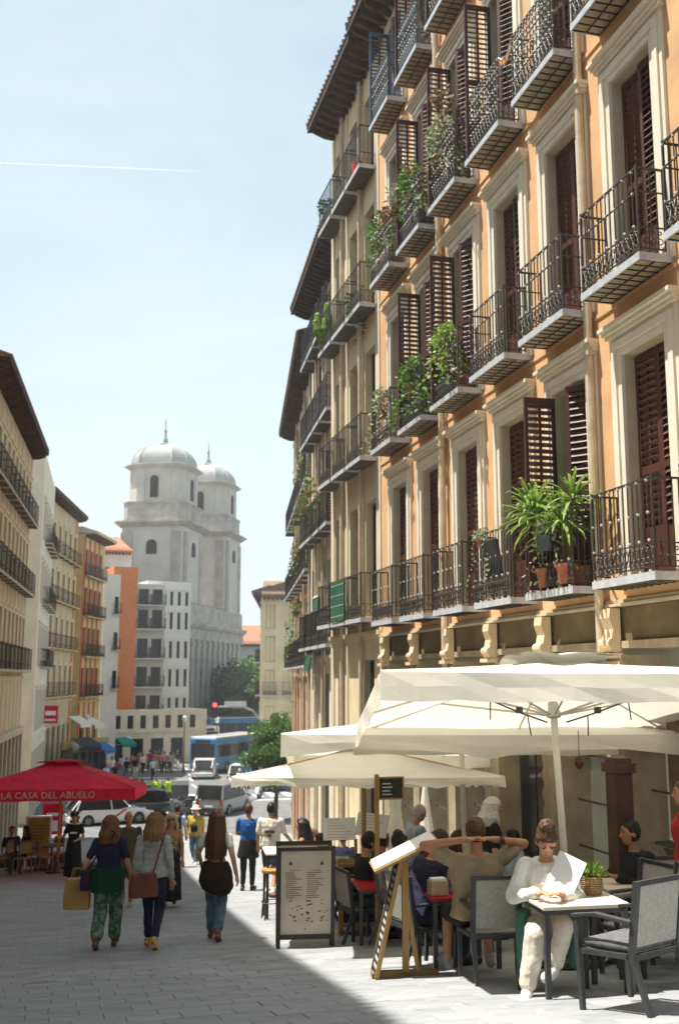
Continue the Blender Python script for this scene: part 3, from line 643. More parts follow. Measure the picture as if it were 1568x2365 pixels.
g = MB().box(-h-.08,SEP-h,-h-.3,14,-8.5,8.6); g.build('nave_front', mat('dark_weathered_stone', (.22,.20,.18), .9, var=.2, scale=.8, dirt=((.12,.11,.1), .5, .5)), ch)
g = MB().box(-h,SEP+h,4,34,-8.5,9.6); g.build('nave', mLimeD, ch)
g = MB().poly([(-h,3.9,9.6),(SEP+h,3.9,9.6),(SEP+h,19,13.4),(-h,19,13.4)]).poly([(-h,34.1,9.6),(-h,19,13.4),(SEP+h,19,13.4),(SEP+h,34.1,9.6)]); g.build('nave_roof', mRoofT, ch)
for x0, x1 in ((-h-.15, SEP+h+.15),):                # giant order, entablature and attic across the front
    g = MB().box(x0,x1,-h-.55,-h-.1,4.4,5.0).box(x0-.15,x1+.15,-h-.95,-h-.1,6.0,6.35).box(x0-.1,x1+.1,-h-.8,-h-.1,5.75,6.0).box(x0,x1,-h-.5,-h-.1,5.0,5.75); g.box(-h-.5,-h-.1,-h-.1,h,4.4,5.75).box(-h-.95,-h-.1,-h-.1,h,5.75,6.35)
    g.build('entablature', mLimeD, ch)
    MB().box(x0+.1,x1-.1,-h-.32,-h-.08,6.35,8.5).build('attic', mLimeD, ch)
pm = cached('giant', lambda: MB().box(-.5,.5,-.42,0,-7.5,4.38).box(-.62,.62,-.5,0,3.5,4.0).box(-.62,.62,-.52,0,-7.6,-6.9).mesh('giant_pilaster', mLimeD))
for i in range(11): ob('giant_pilaster', pm, ch, (-h+.7+i*2.27, -h-.12, 0))
for i in range(10):
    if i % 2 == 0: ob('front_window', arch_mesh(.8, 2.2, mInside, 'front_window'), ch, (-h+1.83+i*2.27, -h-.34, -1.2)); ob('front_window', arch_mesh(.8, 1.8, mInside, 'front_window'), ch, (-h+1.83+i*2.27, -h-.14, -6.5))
for i in range(4): MB().box(-h-.3,-h,-2.6+i*1.75-.45,-2.6+i*1.75+.45,-7.5,4.38).build('side_pilaster', mLimeD, ch)
# ------------------------------------------------------------------ people
def remesh(o, vox, smooth=3, disp=0):
    m = o.modifiers.new('skin', 'REMESH'); m.mode = 'VOXEL'; m.voxel_size = vox; m.use_smooth_shade = True
    if smooth: s = o.modifiers.new('soft', 'SMOOTH'); s.factor = .5; s.iterations = smooth
    if disp:
        t = CACHE.get('foldtex')
        if not t: t = CACHE['foldtex'] = bpy.data.textures.new('folds', 'CLOUDS'); t.noise_scale = .14; t.noise_depth = 3
        d = o.modifiers.new('folds', 'DISPLACE'); d.texture = t; d.strength = disp; d.mid_level = .5; d.texture_coords = 'LOCAL'
    return o
def rotx(v, a): return V((v[0], v[1]*math.cos(a)+v[2]*math.sin(a), -v[1]*math.sin(a)+v[2]*math.cos(a)))   # lean towards +y
def person(label, loc, face, H=1.7, pose='stand', lean=0.0, legs=None, arms=None, head=(0,0,0), hair=('short', mHairDk), skin=None, top=None, low=None, shoe=None, girth=1.0, vox=.013, extra=None, group=None, female=False, slope_x=0, detail=1, headfwd=0):
    """face: degrees, 0 looks along +Y (away from the viewer), positive turns left. Local frame: x right, y forward.
    top = (kind, material, sleeve 0..2); low = (kind, material); shoe = material"""
    skin = skin or mSkin; k = H/1.7; root = thing('person', label, 'person', loc, (slope_x, 0, R(face)), group)
    sc = lambda p: V(p)*k
    sit = pose == 'sit'; hz = .50 if sit else .92
    if legs is None:
        if sit: legs = [[(s*.12,.42,.50),(s*.13,.40,.09),(s*.15,.58,.03)] for s in (-1,1)]
        elif pose == 'walk': legs = [[(-.09,.16,.50),(-.085,.16,.09),(-.09,.31,.03)], [(.09,.02,.48),(.09,-.27,.17),(.095,-.19,.035)]]
        elif pose == 'walk2': legs = [[(-.09,.02,.48),(-.09,-.27,.17),(-.095,-.19,.035)], [(.09,.16,.50),(.085,.16,.09),(.09,.31,.03)]]
        else: legs = [[(s*.095,.01,.49),(s*.1,-.02,.09),(s*.125,.13,.03)] for s in (-1,1)]
    up = lambda x, y, z: V((0,0,hz)) + rotx((x, y, z), lean)      # torso frame from the pelvis
    shw = .165 if female else .19
    sh = [up(-shw,-.01,.475), up(shw,-.01,.475)]
    if arms is None:
        arms = [[up(-shw-.06,-.03,.19), up(-shw-.07,.06,-.04)], [up(shw+.06,-.03,.19), up(shw+.07,.06,-.04)]]
    arms = [[V(p) for p in a] for a in arms]
    hips = [V((-.09,0,hz)), V((.09,0,hz))]
    # torso sections: (height, half width, half depth, forward shift)
    if female: sec = [(-.07,.10,.09,0),(0,.165,.115,-.01),(.07,.168,.115,-.01),(.20,.125,.09,.0),(.32,.145,.105,.015),(.40,.155,.105,.01),(.475,.145,.075,-.005),(.52,.075,.06,-.005)]
    else: sec = [(-.07,.10,.09,0),(0,.16,.115,0),(.08,.155,.11,0),(.20,.15,.10,.0),(.32,.165,.115,.0),(.40,.175,.11,-.005),(.475,.165,.08,-.01),(.525,.08,.06,-.01)]
    def trunk(g, off, lo=0, hi=99, n=14, flare=0):
        rings = []
        for i, (z, a, b, f) in enumerate(sec):
            if i < lo or i > hi: continue
            rings.append([up((a*girth+off+(flare if i == lo else 0))*math.cos(2*PI*q/n), f+(b*girth+off)*math.sin(2*PI*q/n), z)*k for q in range(n)])
        g.loft(rings)
    hc = up(0, .03+headfwd, .70) ; HM = (Matrix.Rotation(R(head[1]), 3, 'Z') @ Matrix.Rotation(R(-head[0]) - lean*.55, 3, 'X') @ Matrix.Rotation(R(head[2]), 3, 'Y'))
    hp = lambda x, y, z: (hc + HM @ V((x, y, z)))*k
    b = MB(); trunk(b, 0)
    b.cap(up(0,-.01,.50)*k, .058*k, hp(0,-.02,-.07), .052*k)
    b.ell(hp(0,0,.015), (.077*k,.097*k,.108*k), 14, 10, HM); b.ell(hp(0,.025,-.055), (.056*k,.066*k,.062*k), 12, 8, HM)
    if detail: b.cap(hp(0,.088,.012), .010*k, hp(0,.106,-.022), .016*k, 6); [b.ell(hp(s*.078,-.005,-.005), (.014*k,.024*k,.034*k), 8, 6, HM) for s in (-1,1)]
    for i, s in enumerate((-1, 1)):
        e, w_ = arms[i]; b.cap(sh[i]*k, .052*k, e*k, .040*k); b.cap(e*k, .040*k, w_*k, .029*k)
        d = (w_-e).normalized(); side = V((0,0,1)).cross(d); side = side.normalized() if side.length > .2 else V((1,0,0))*s; nrm = d.cross(side)
        pc = w_ + d*.055; b.loft([[(w_ + d*t + side*(a*math.cos(2*PI*q/8)) + nrm*(c*math.sin(2*PI*q/8)))*k for q in range(8)] for t, a, c in ((-.01,.026,.022),(.03,.038,.02),(.075,.042,.018),(.10,.036,.014))])
        for q, fl in enumerate((.065,.078,.072,.055)):
            o_ = side*(-.03+.02*q); p0 = w_ + d*.085 + o_; p1 = p0 + d*fl*.55 + nrm*(-.008*s); p2 = p1 + d*fl*.4 - nrm*.022; b.cap(p0*k,.0095*k,p1*k,.0088*k,6); b.cap(p1*k,.0088*k,p2*k,.0075*k,6)
        th0 = w_ + d*.03 - side*.03; th1 = th0 - side*.028 + d*.03; b.cap(th0*k,.012*k,th1*k,.0105*k,6); b.cap(th1*k,.0105*k,(th1+d*.03-nrm*.008)*k,.009*k,6)
        kn, an, to = (V(p) for p in legs[i]); b.cap(hips[i]*k,.082*k*girth,kn*k,.055*k); b.cap(kn*k,.054*k,an*k,.037*k); b.cap((an-V((0,.02,.03)))*k,.036*k,to*k,.026*k)
    remesh(b.build('body', skin, root), vox if vox < .012 else .012, 2)
    if top:
        kind, tm, sl = top; g = MB(); off = .02
        if kind == 'crop': trunk(g, off-.006, 3, 6)
        elif kind == 'strap': trunk(g, off-.006, 1, 5)
        elif kind == 'loose': trunk(g, off+.025, 0 if not sit else 1, 7, flare=.02)
        else: trunk(g, off, 1, 7)
        if kind != 'strap':
            for i in (0, 1):
                e, w_ = arms[i]
                if sl <= 1: q = sh[i].lerp(e, .25+.5*sl); rs_ = .074 if kind == 'loose' else .063; g.cap(sh[i]*k, rs_*k, q*k, (rs_-.006)*k)
                else: g.cap(sh[i]*k,.072*k,e*k,.060*k); g.cap(e*k,.060*k,e.lerp(w_, .9)*k,.047*k)
            if kind in ('tee', 'loose'): pass
        if kind == 'hood': g.ell(up(0,-.1,.46)*k, (.12*k,.06*k,.085*k))
        remesh(g.build('top', tm, root), vox, 2, .036 if kind in ('loose', 'hood') else .024)
    if low:
        kind, lm = low; g = MB()
        if kind in ('trousers', 'jeans', 'shorts', 'wide', 'tapered'):
            trunk(g, .012, 0, 2)
            for i in (0, 1):
                kn, an, to = (V(p) for p in legs[i]); r1, r2 = {'wide': (.096,.088), 'jeans': (.078,.068), 'tapered': (.072,.052), 'shorts': (.085,.08)}.get(kind, (.078,.062))
                if kind == 'shorts': g.cap(hips[i]*k,.105*k*girth,hips[i].lerp(kn,.82)*k,.09*k)
                else: g.cap(hips[i]*k,.10*k*girth,kn*k,r1*k); g.cap(kn*k,r1*k,kn.lerp(an,.86)*k,r2*k)
        elif kind in ('skirt', 'longskirt', 'dress'):
            hem = {'skirt': .42, 'longskirt': .14, 'dress': .5}[kind]; n = 22; rings = []
            for z, a, bb in ((hz+.17,.14,.11),(hz+.02,.185,.145),(hz-.15,.2,.16),((hz+hem)/2,.215,.185),(hem,.235,.21)):
                rings.append([V((a*(1+.05*math.sin(5*2*PI*q/n))*math.cos(2*PI*q/n), bb*(1+.06*math.cos(4*2*PI*q/n))*math.sin(2*PI*q/n), z))*k for q in range(n)])
            g.loft(rings)
        remesh(g.build('trousers' if kind not in ('skirt', 'longskirt', 'dress') else 'skirt', lm, root), vox, 2, .034 if kind in ('wide', 'jeans') else .024)
    if shoe:
        for i in (0, 1):
            kn, an, to = (V(p) for p in legs[i]); hl = an + V((0,-.045,-.055)); g = MB(); g.cap(hl*k,.042*k,(to+V((0,0,.012)))*k,.043*k,10); g.cap((an+V((0,0,-.01)))*k,.046*k,(an.lerp(to,.4))*k,.045*k)
            s_ = remesh(g.build('shoe', shoe, root), .009, 2)
    # hair
    hk, hm = hair
    if hk != 'bald':
        g = MB()
        if hk == 'hat': g.lathe([(.17,.0),(.165,.012),(.105,.02),(.1,.09),(.06,.115),(0.01,.12)], n=16); g.v = [tuple(hp(x, y-.01, z+.05)) for x, y, z in g.v]; g.build('hat', hm, root, smooth=True)
        else:
            def cap_(rx, ry, rz, cy, cz, cut):
                n = 18; rings = []
                for a in range(0, 9):
                    th = PI*a/8*.98+.02; rr = []
                    for q in range(n):
                        ph = 2*PI*q/n; x, y, z = rx*math.sin(th)*math.cos(ph), ry*math.sin(th)*math.sin(ph), rz*math.cos(th)
                        if y > .035: z = max(z, cut + (.02 if abs(x) < .03 else 0)); 
                        rr.append(hp(x*(1+.04*math.sin(9*ph)), y+cy, z+cz))
                    rings.append(rr)
                g.loft(rings)
            low_ = {'short': -.02, 'bun': -.02, 'bob': -.06, 'long': -.06, 'curly': -.04}[hk]
            cap_(.088, .108, .120, -.012, .022, .045)
            if hk == 'bun':
                g.ell(hp(0,-.045,.135), (.062*k,.062*k,.05*k), 12, 8, HM); g.tube([hp(.05*math.cos(t),-.045+.05*math.sin(t),.128+.01*math.sin(3*t)) for t in [2*PI*i/10 for i in range(11)]], .02*k, 6)
                g.ell(hp(0,-.06,.05), (.075*k,.07*k,.1*k), 12, 8, HM)
            if hk == 'curly':
                for i in range(46):
                    a = random.uniform(0, 2*PI); z = random.uniform(-.13,.13)
                    if math.sin(a) > .2 and z < .06: continue
                    g.ell(hp(.1*math.cos(a), .1*math.sin(a)-.02, z), (.035*k,.035*k,.035*k), 6, 5)
            if hk in ('bob', 'long'):
                L = .24 if hk == 'bob' else .52; n = 26
                for q in range(n):                    # locks falling from the crown over the back and sides
                    ph = PI + PI*1.12*(q/(n-1)) - .19; x0, y0 = .088*math.cos(ph), .10*math.sin(ph)-.015; fl = 1.05 + (.45 if hk == 'bob' else .5)*random.uniform(.7,1.2)
                    zl = -L*random.uniform(.86,1.04)*(1 if y0 < .01 else .8)
                    pts = [hp(x0*.55, y0*.55, .125), hp(x0*1.02, y0*1.04, .05), hp(x0*1.12, y0*1.12-.01, -.05)]
                    body = hc + V((x0*fl, y0*fl*.9-.055 if y0 < 0 else y0*fl, 0)); base = hc + V((x0*1.2, y0*1.1-.03, 0))
                    pts += [(base.lerp(body, .6) + rotx((0,0,-.5*L), lean*.6 if L > .3 else 0))*k + V((0,0,0)), (body + rotx((random.uniform(-.012,.012),0,zl), lean*.6 if L > .3 else 0))*k]
                    r_ = .030*k; g.tube(pts, [r_*.5, r_*1.05, r_*1.1, r_*1.15, r_*.35], 6)
                if hk == 'bob': g.ell(hp(0,-.055,-.06), (.085*k,.06*k,.10*k), 14, 8, HM)
            h_ = g.build('hair', hm, root, smooth=True)
            remesh(h_, .008, 1); dh = h_.modifiers.new('locks', 'DISPLACE'); tt = CACHE.get('hairtex') or bpy.data.textures.new('locks', 'CLOUDS'); CACHE['hairtex'] = tt; tt.noise_scale = .03; dh.texture = tt; dh.strength = .018 if hk != 'long' else .010; dh.mid_level = .5; dh.texture_coords = 'LOCAL'
    if detail:
        g = MB(); 
        for s in (-1, 1):
            e_ = MB().ell((0,0,0), (.0125*k,.006*k,.0075*k), 8, 6, HM).build('eye', mat('eye_dark', (.02,.015,.012), .3), root, hp(s*.031,.086,.022))
            MB().box(-.02*k,.02*k,-.004*k,.004*k,-.004*k,.004*k).build('eyebrow', hm if hk != 'bald' else mHairBr, root, hp(s*.033,.091,.045), HM.to_euler())
        MB().ell((0,0,0), (.022*k,.007*k,.007*k), 8, 6, HM).build('mouth', mat('lips', (.33,.10,.08), .5), root, hp(0,.087,-.058))
    if extra: extra(root, k, up, hp, hips, legs, arms, HM)
    return root
cNavy = cloth('navy_cotton', (.022,.022,.055)); cGreenT = cloth('dark_green_cotton', (.01,.05,.02)); cCamo = cloth('patterned_green_cotton', (.20,.24,.22), col2=(.045,.10,.05), scale=14)
cGrey = cloth('grey_knit', (.36,.36,.34), scale=18); cNavyT = cloth('navy_trouser', (.022,.02,.05)); cWhite = cloth('white_cotton', (.74,.72,.68), var=.05); cJean = cloth('blue_denim', (.12,.18,.23), var=.25); cBrownJ = cloth('dark_brown_jacket', (.035,.02,.014))
cBlack = cloth('black_cotton', (.014,.013,.014)); cOlive = cloth('olive_cotton', (.10,.085,.04)); cPoloB = cloth('royal_blue_polo', (.018,.10,.32)); cTaupe = cloth('taupe_cotton', (.32,.25,.155)); cCream = cloth('cream_linen', (.68,.62,.52), var=.1)
cGreenJ = cloth('sea_green_fleece', (.06,.19,.14)); cLtBlue = cloth('light_blue_shirt', (.48,.58,.70)); cRed = cloth('red_dress', (.45,.02,.03)); cYel = cloth('mustard_shirt', (.45,.33,.07)); cTan = cloth('tan_top', (.42,.28,.12)); cJeanD = cloth('dark_grey_denim', (.07,.085,.1), var=.25); cPrint = cloth('leopard_print', (.45,.3,.14), col2=(.08,.05,.03), scale=30); cLtDress = cloth('pale_blue_dress', (.40,.47,.62)); cHiVis = cloth('hi_vis_yellow', (.45,.72,.03), var=.08); cPink = cloth('pink_cotton', (.55,.2,.22))
sWhite = mat('white_leather', (.7,.69,.66), .6, var=.1); sBrown = mat('brown_leather', (.17,.075,.03), .5, var=.2); sBlack = mat('black_leather', (.02,.018,.017), .5); sMulti = cloth('colourful_sneaker', (.4,.5,.15), col2=(.45,.05,.06), scale=22); sGreyS = cloth('grey_sneaker', (.3,.29,.3)); mBagB = mat('brown_bag_leather', (.15,.045,.022), .55, var=.2, scale=5); mKraft = mat('kraft_paper', (.40,.24,.075), .85, var=.12, scale=5)
def P(px, d, dz=0): return at(px, d, dz)
FV = math.degrees(-YAW)                                 # facing straight away from the viewer
up0 = lambda z: None
# walkers, front pair
def w1x(root, k, up, hp, hips, legs, arms, HM):
    g = MB().tube([up(-.17,.10,.47)*k, up(-.06,.13,.30)*k, up(.19,.03,.02)*k, up(.2,-.06,-.02)*k, up(.02,-.135,.2)*k, up(-.15,-.10,.47)*k, up(-.17,.02,.52)*k], .014, 6)
    MB().loft([[(x*1.02,y,hz_) for x, y in ((-.2,-.13),(-.1,-.17),(.08,-.17),(.2,-.13),(.21,.06),(.08,.15),(-.08,.15),(-.21,.06))] for hz_ in (1.06*k, .93*k, .75*k)]).build('green_layer', cGreenT, root)
w1 = person('woman with auburn bob, navy tee and patterned green trousers walking away with a paper bag', P(245,14.5), FV+2, 1.68, 'walk2', .03, hair=('bob', mHairAub), top=('tee', cNavy, .9), low=('wide', cCamo), shoe=sBrown, female=True, girth=1.12, extra=w1x,
   arms=[[(-.30,-.03,1.13),(-.34,.02,.93)],[(.27,-.06,1.13),(.33,.0,.88)]])
w2 = person('woman in grey hooded cardigan and navy trousers walking away with a brown shoulder bag', P(350,14.3), FV-2, 1.7, 'walk', .02, hair=('bob', mHairLt), top=('hood', cGrey, 2), low=('tapered', cNavyT), shoe=sMulti, female=True, girth=1.05)
def w3x(root, k, up, hp, hips, legs, arms, HM):
    g = MB(); n = 20
    for rg in ([(.17,.13,1.06),(.21,.17,.98),(.235,.2,.86),(.25,.2,.74),(.20,.16,.66)],):
        g.loft([[V((a*(1+.06*math.sin(3*2*PI*q/n))*math.cos(2*PI*q/n), -.01+b*math.sin(2*PI*q/n), z-(.05*math.sin(2*PI*q/n+2) if z < .8 else 0)))*k for q in range(n)] for a, b, z in rg])
    remesh(g.build('tied_jacket', cBrownJ, root), .013, 2, .03)
w3 = person('woman with long brown hair, white crop top and jacket round her waist walking away', P(496,15.0), FV-4, 1.7, 'walk', .02, hair=('long', mHairBr), top=('crop', cWhite, .5), low=('jeans', cJean), shoe=sBrown, female=True, extra=w3x,
   arms=[[(-.26,.02,1.16),(-.25,.17,1.02)],[(.25,-.08,1.14),(.31,-.10,.90)]])
# bags they carry
def bag(name, label, cat, loc, rz, w, d, h, m, strap=None, taper=.85, handles=False):
    t = thing(name, label, cat, loc, (0,0,R(rz))); g = MB().loft([[(-w/2*s,-d/2,z),(w/2*s,-d/2,z),(w/2*s,d/2,z),(-w/2*s,d/2,z)] for s, z in ((1,0),(1.04,h*.4),(taper,h))])
    bevel(g.build('bag_body', m, t), .012, 2)
    if handles: 
        for s in (-1, 1): MB().tube([(-w*.2,s*d*.45,h),(-w*.18,s*d*.3,h+.13),(w*.18,s*d*.3,h+.13),(w*.2,s*d*.45,h)], .006, 5).build('handle', m, t)
    if strap: MB().tube(strap, .013, 5).build('strap', m, t)
    return t
q = P(245,14.5); bag('paper_bag', 'tan paper carrier bag swinging from the left hand of the auburn-haired woman', 'bag', q+V((-.40,.12,.50)), -18, .34, .14, .40, mKraft, handles=True)
bag('shoulder_bag', 'dark purple shoulder bag at the hip of the woman in patterned trousers', 'bag', q+V((-.26,-.03,.78)), 65, .30, .12, .26, cloth('dark_purple_canvas', (.03,.018,.04)), strap=[(.0,.02,.24),(.05,-.10,.45),(.0,-.30,.66),(.0,-.36,.74),(0,-.30,.78)])
q = P(350,14.3); bag('shoulder_bag', 'reddish brown leather bag hanging on the back of the woman in grey', 'bag', q+V((-.14,-.22,.70)), 10, .36, .11, .30, mBagB, strap=[(.12,.0,.28),(.19,.02,.5),(.27,.06,.72),(.28,.14,.83),(.26,.3,.72)])
# people coming towards the viewer and standing further on
person('woman with dark curly hair in a black top and long black skirt facing the viewer', P(168,27.5), 180-8, 1.68, 'stand', .0, hair=('curly', mHairDk), skin=mSkinT, top=('tee', cBlack, .7), low=('longskirt', cBlack), shoe=sBlack, female=True, arms=[[(-.24,.02,1.13),(-.12,.24,1.08)],[(.27,.0,1.13),(.33,.2,1.15)]],
  extra=lambda root, k, up, hp, *a: MB().box(-.09,.09,.142,.15,1.22*k,1.26*k).build('chest_print', cWhite, root))
person('bald man in an olive tee and shorts walking towards the viewer behind the pair', P(292,20.9), 180-10, 1.76, 'walk', .0, hair=('bald', mHairBr), skin=mSkinT, top=('tee', cOlive, .7), low=('shorts', cOlive), shoe=sGreyS)
def glasses(root, k, up, hp, *a):
    g = MB()
    for s in (-1, 1): g.ell(hp(s*.034,.095,.02), (.03*k,.008*k,.022*k), 10, 6)
    g.tube([hp(-.08,.0,.025), hp(-.06,.09,.025), hp(.06,.09,.025), hp(.08,0,.025)], .004, 4); g.build('sunglasses', mPlastic, root)
person('blond woman in sunglasses, leopard print top and black skirt walking towards the viewer', P(391,20.5), 180-6, 1.7, 'walk2', .0, hair=('bob', mHairBl), skin=mSkinT, top=('strap', cPrint, 0), low=('longskirt', cBlack), shoe=sBrown, female=True, extra=glasses)
def pack(root, k, up, hp, *a): bevel(MB().box(-.16,.16,-.30,-.12,1.02*k,1.45*k).build('backpack', cBlack, root), .05, 3)
person('person in a pale shirt with a black backpack walking away near the cars', P(407,31.5), FV, 1.74, 'walk', .02, hair=('short', mHairDk), top=('tee', cLtBlue, .8), low=('trousers', cJeanD), shoe=sBlack, extra=pack, detail=0)
person('person in a mustard shirt and pale hat crossing the sunny street', P(450,32.5), 180-20, 1.68, 'walk', 0, hair=('hat', cCream), top=('loose', cYel, 1), low=('jeans', cJean), shoe=sWhite, girth=1.1, extra=lambda root, k, up, hp, *a: bevel(MB().box(-.1,.1,.13,.24,1.0*k,1.2*k).build('waist_bag', cBlack, root), .03, 2))
def apron(root, k, up, hp, *a):
    n = 14; g = MB(); g.loft([[V((a_*math.cos(PI*2*q/n), b_*math.sin(PI*2*q/n), z))*k for q in range(n)] for a_, b_, z in ((.17,.13,1.04),(.195,.155,.92),(.24,.17,.70),(.225,.165,.66))]); remesh(g.build('apron', cBlack, root), .014, 1, .02)
person('waiter in a royal blue polo shirt and black apron standing with his back turned', P(572,23.5), FV-8, 1.80, 'stand', .0, hair=('short', mHairBr), skin=mSkinT, top=('tee', cPoloB, .8), low=('tapered', cBlack), shoe=sBlack, extra=apron, arms=[[(-.25,.03,1.14),(-.14,.22,1.08)],[(.25,.03,1.14),(.14,.22,1.08)]], detail=0)
person('man in a white printed tee and dark shorts walking away beside the menu board', P(624,22.4), FV-3, 1.82, 'walk', .0, hair=('short', mHairDk), skin=mSkinT, top=('loose', cCream, 1), low=('shorts', cJeanD), shoe=sWhite, detail=0, arms=[[(-.25,-.02,1.14),(-.26,.08,.92)],[(.27,.02,1.16),(.40,.16,.98)]], extra=lambda root, k, up, hp, *a: MB().box(-.1,.1,-.172,-.166,1.18*k,1.24*k).box(-.06,.04,-.172,-.166,1.12*k,1.16*k).build('shirt_print', mInk, root))
person('woman in a pale blue dress with a red bag standing in the far sun', P(680,54), 180+30, 1.68, 'stand', 0, hair=('bob', mHairDk), skin=mSkinT, top=('tee', cLtDress, .6), low=('dress', cLtDress), shoe=sBrown, female=True, detail=0)
# seated at the tables
sl = lambda d: math.atan(slope(d))
sling_late = []
def seat(px, d, face, label, **k):
    q = P(px, d); f = R(face); return person(label, q, face, pose='sit', slope_x=0, **k)
hz0 = .5
U = lambda lean, x, y, z: V((0,0,hz0)) + rotx((x, y, z), lean)
seat(1103, 10.0, FV+6, 'man in a taupe tee seated with both hands clasped behind his head', H=1.84, lean=-.10, hair=('short', mHairBr), skin=mSkinT, top=('loose', cTaupe, .55), low=('shorts', cBlack), shoe=sGreyS, girth=1.1, vox=.01, legs=[[(-.17,.40,.47),(-.20,.30,.09),(-.22,.46,.03)],[(.16,.42,.48),(.19,.34,.09),(.22,.5,.03)]],
  arms=[[U(-.10,-.45,.09,.585),U(-.10,-.12,-.10,.675)],[U(-.10,.45,.09,.585),U(-.10,.12,-.10,.675)]], headfwd=.03, extra=lambda root, k, up, hp, *a: MB().lathe([(.036,-.02),(.036,.02)], n=10).build('wrist_watch', mPlastic, root, U(-.10,.20,-.085,.66)*k, (0, R(80), 0)))
def bunx(root, k, up, hp, hips, legs, arms, HM):
    g = MB(); 
    for s in (-1, 1): g.loft([[V((s*(.20+.06*math.cos(t)), .10+.12*math.sin(t)+.04*u, z))*k for t in [2*PI*i/8 for i in range(8)]] for u, z in ((0,.62),(1,.50),(2,.34),(2,.22))])
    remesh(g.build('draped_fleece', cGreenJ, root), .011, 2, .03)
seat(1268, 9.15, FV+172, 'woman with a hair bun, white shirt and ripped cream jeans bent over the table', H=1.80, lean=.30, head=(36,4,0), hair=('bun', mHairBr), top=('loose', cWhite, 2), low=('jeans', cCream), shoe=sWhite, female=True, girth=1.05, vox=.0095, legs=[[(-.10,.44,.56),(-.02,.40,.26),(.05,.53,.20)],[(.12,.42,.48),(.19,.47,.10),(.22,.62,.03)]],
  arms=[[U(.30,-.27,.10,.26),(-.10,.46,.80)],[U(.30,.27,.10,.26),(.09,.44,.80)]], extra=bunx)
seat(972, 10.9, FV-62, 'man in a navy shirt leaning over the red table in side view', H=1.76, lean=.30, head=(8,0,0), hair=('short', mHairDk), skin=mSkinT, top=('loose', cNavy, .9), low=('trousers', cNavyT), shoe=sBlack, girth=1.12, vox=.011, arms=[[U(.3,-.25,.14,.24),(-.13,.48,.82)],[U(.3,.25,.14,.24),(.13,.5,.82)]])
seat(838, 14.2, FV-66, 'man in a black tee seated on a sling chair beside the chalkboard', H=1.78, lean=.10, head=(5,0,0), hair=('short', mHairDk), skin=mSkinT, top=('tee', cBlack, .8), low=('trousers', cJeanD), shoe=sBrown, vox=.012, legs=[[(-.10,.44,.52),(-.10,.60,.12),(-.1,.76,.05)],[(.10,.46,.55),(.10,.56,.12),(.10,.72,.05)]], arms=[[U(.1,-.25,.1,.22),(-.1,.42,.70)],[U(.1,.25,.1,.22),(.1,.42,.70)]])
seat(916, 13.4, FV-105, 'dark-haired woman in a white top seated behind the slanted menu stand', H=1.72, lean=.05, head=(3,10,0), hair=('bun', mHairDk), skin=mSkinT, top=('tee', cWhite, .5), low=('trousers', cNavyT), shoe=sBlack, female=True, vox=.012, arms=[[U(.05,-.22,.1,.2),(-.12,.36,.74)],[U(.05,.22,.1,.2),(.12,.36,.74)]])
seat(1474, 10.9, FV+118, 'dark-haired man in a black jacket seated smiling behind the wicker plant', H=1.74, lean=.02, head=(2,-16,0), hair=('short', mHairDk), skin=mSkinT, top=('loose', cBlack, 2), low=('trousers', cBlack), shoe=sBlack, vox=.011, arms=[[U(0,-.26,.08,.22),(-.18,.42,.84)],[U(0,.26,.08,.22),(.18,.4,.84)]])
seat(1008, 15.2, FV-30, 'diner with short black hair seated deep among the tables', H=1.74, hair=('short', mHairDk), skin=mSkinT, top=('tee', cPink, .8), low=('trousers', cJeanD), shoe=sBlack, detail=0)
seat(985, 14.6, FV+100, 'auburn-haired diner in a rust top between the tables', H=1.70, hair=('bob', mHairAub), skin=mSkinT, top=('tee', cTan, .8), low=('trousers', cJeanD), shoe=sBlack, female=True, detail=0)
seat(762, 18.8, FV-120, 'diner in a red top lounging beyond the open menu stand', H=1.7, lean=-.2, hair=('short', mHairAub), skin=mSkinT, top=('tee', cRed, .7), low=('shorts', cTan), shoe=sBrown, detail=0)
person('dark-haired woman in a tan strap top perched at a high table', P(706,18.6,.24), FV+75, 1.72, 'sit', .08, hair=('long', mHairDk), skin=mSkinT, top=('strap', cTan, 0), low=('trousers', cJeanD), shoe=sBrown, female=True, arms=[[U(.1,-.22,.1,.22),(-.1,.42,.72)],[U(.1,.22,.1,.22),(.1,.42,.72)]])
person('grey-haired person in a light blue shirt standing among the tables', P(952,16.0), FV-70, 1.70, 'stand', .16, head=(8,0,0), hair=('short', mHairW), top=('loose', cLtBlue, 1), low=('trousers', cJeanD), shoe=sBlack, vox=.012, arms=[[(-.22,.2,1.14),(-.12,.4,1.05)],[(.22,.2,1.14),(.12,.4,1.05)]])
person('fair-haired woman in a black top standing in front of the stone piers', P(1137,13.6), FV-78, 1.70, 'stand', .04, head=(4,0,0), hair=('bob', mHairW), top=('tee', cBlack, 1), low=('trousers', cBlack), shoe=sBlack, female=True, vox=.012)
person('woman in a red dress standing at the right edge of the terrace', P(1606,10.0), FV+80, 1.64, 'stand', .0, hair=('short', mHairBr), skin=mSkin, top=('loose', cRed, 1), low=('dress', cRed), shoe=sBlack, female=True, vox=.011)
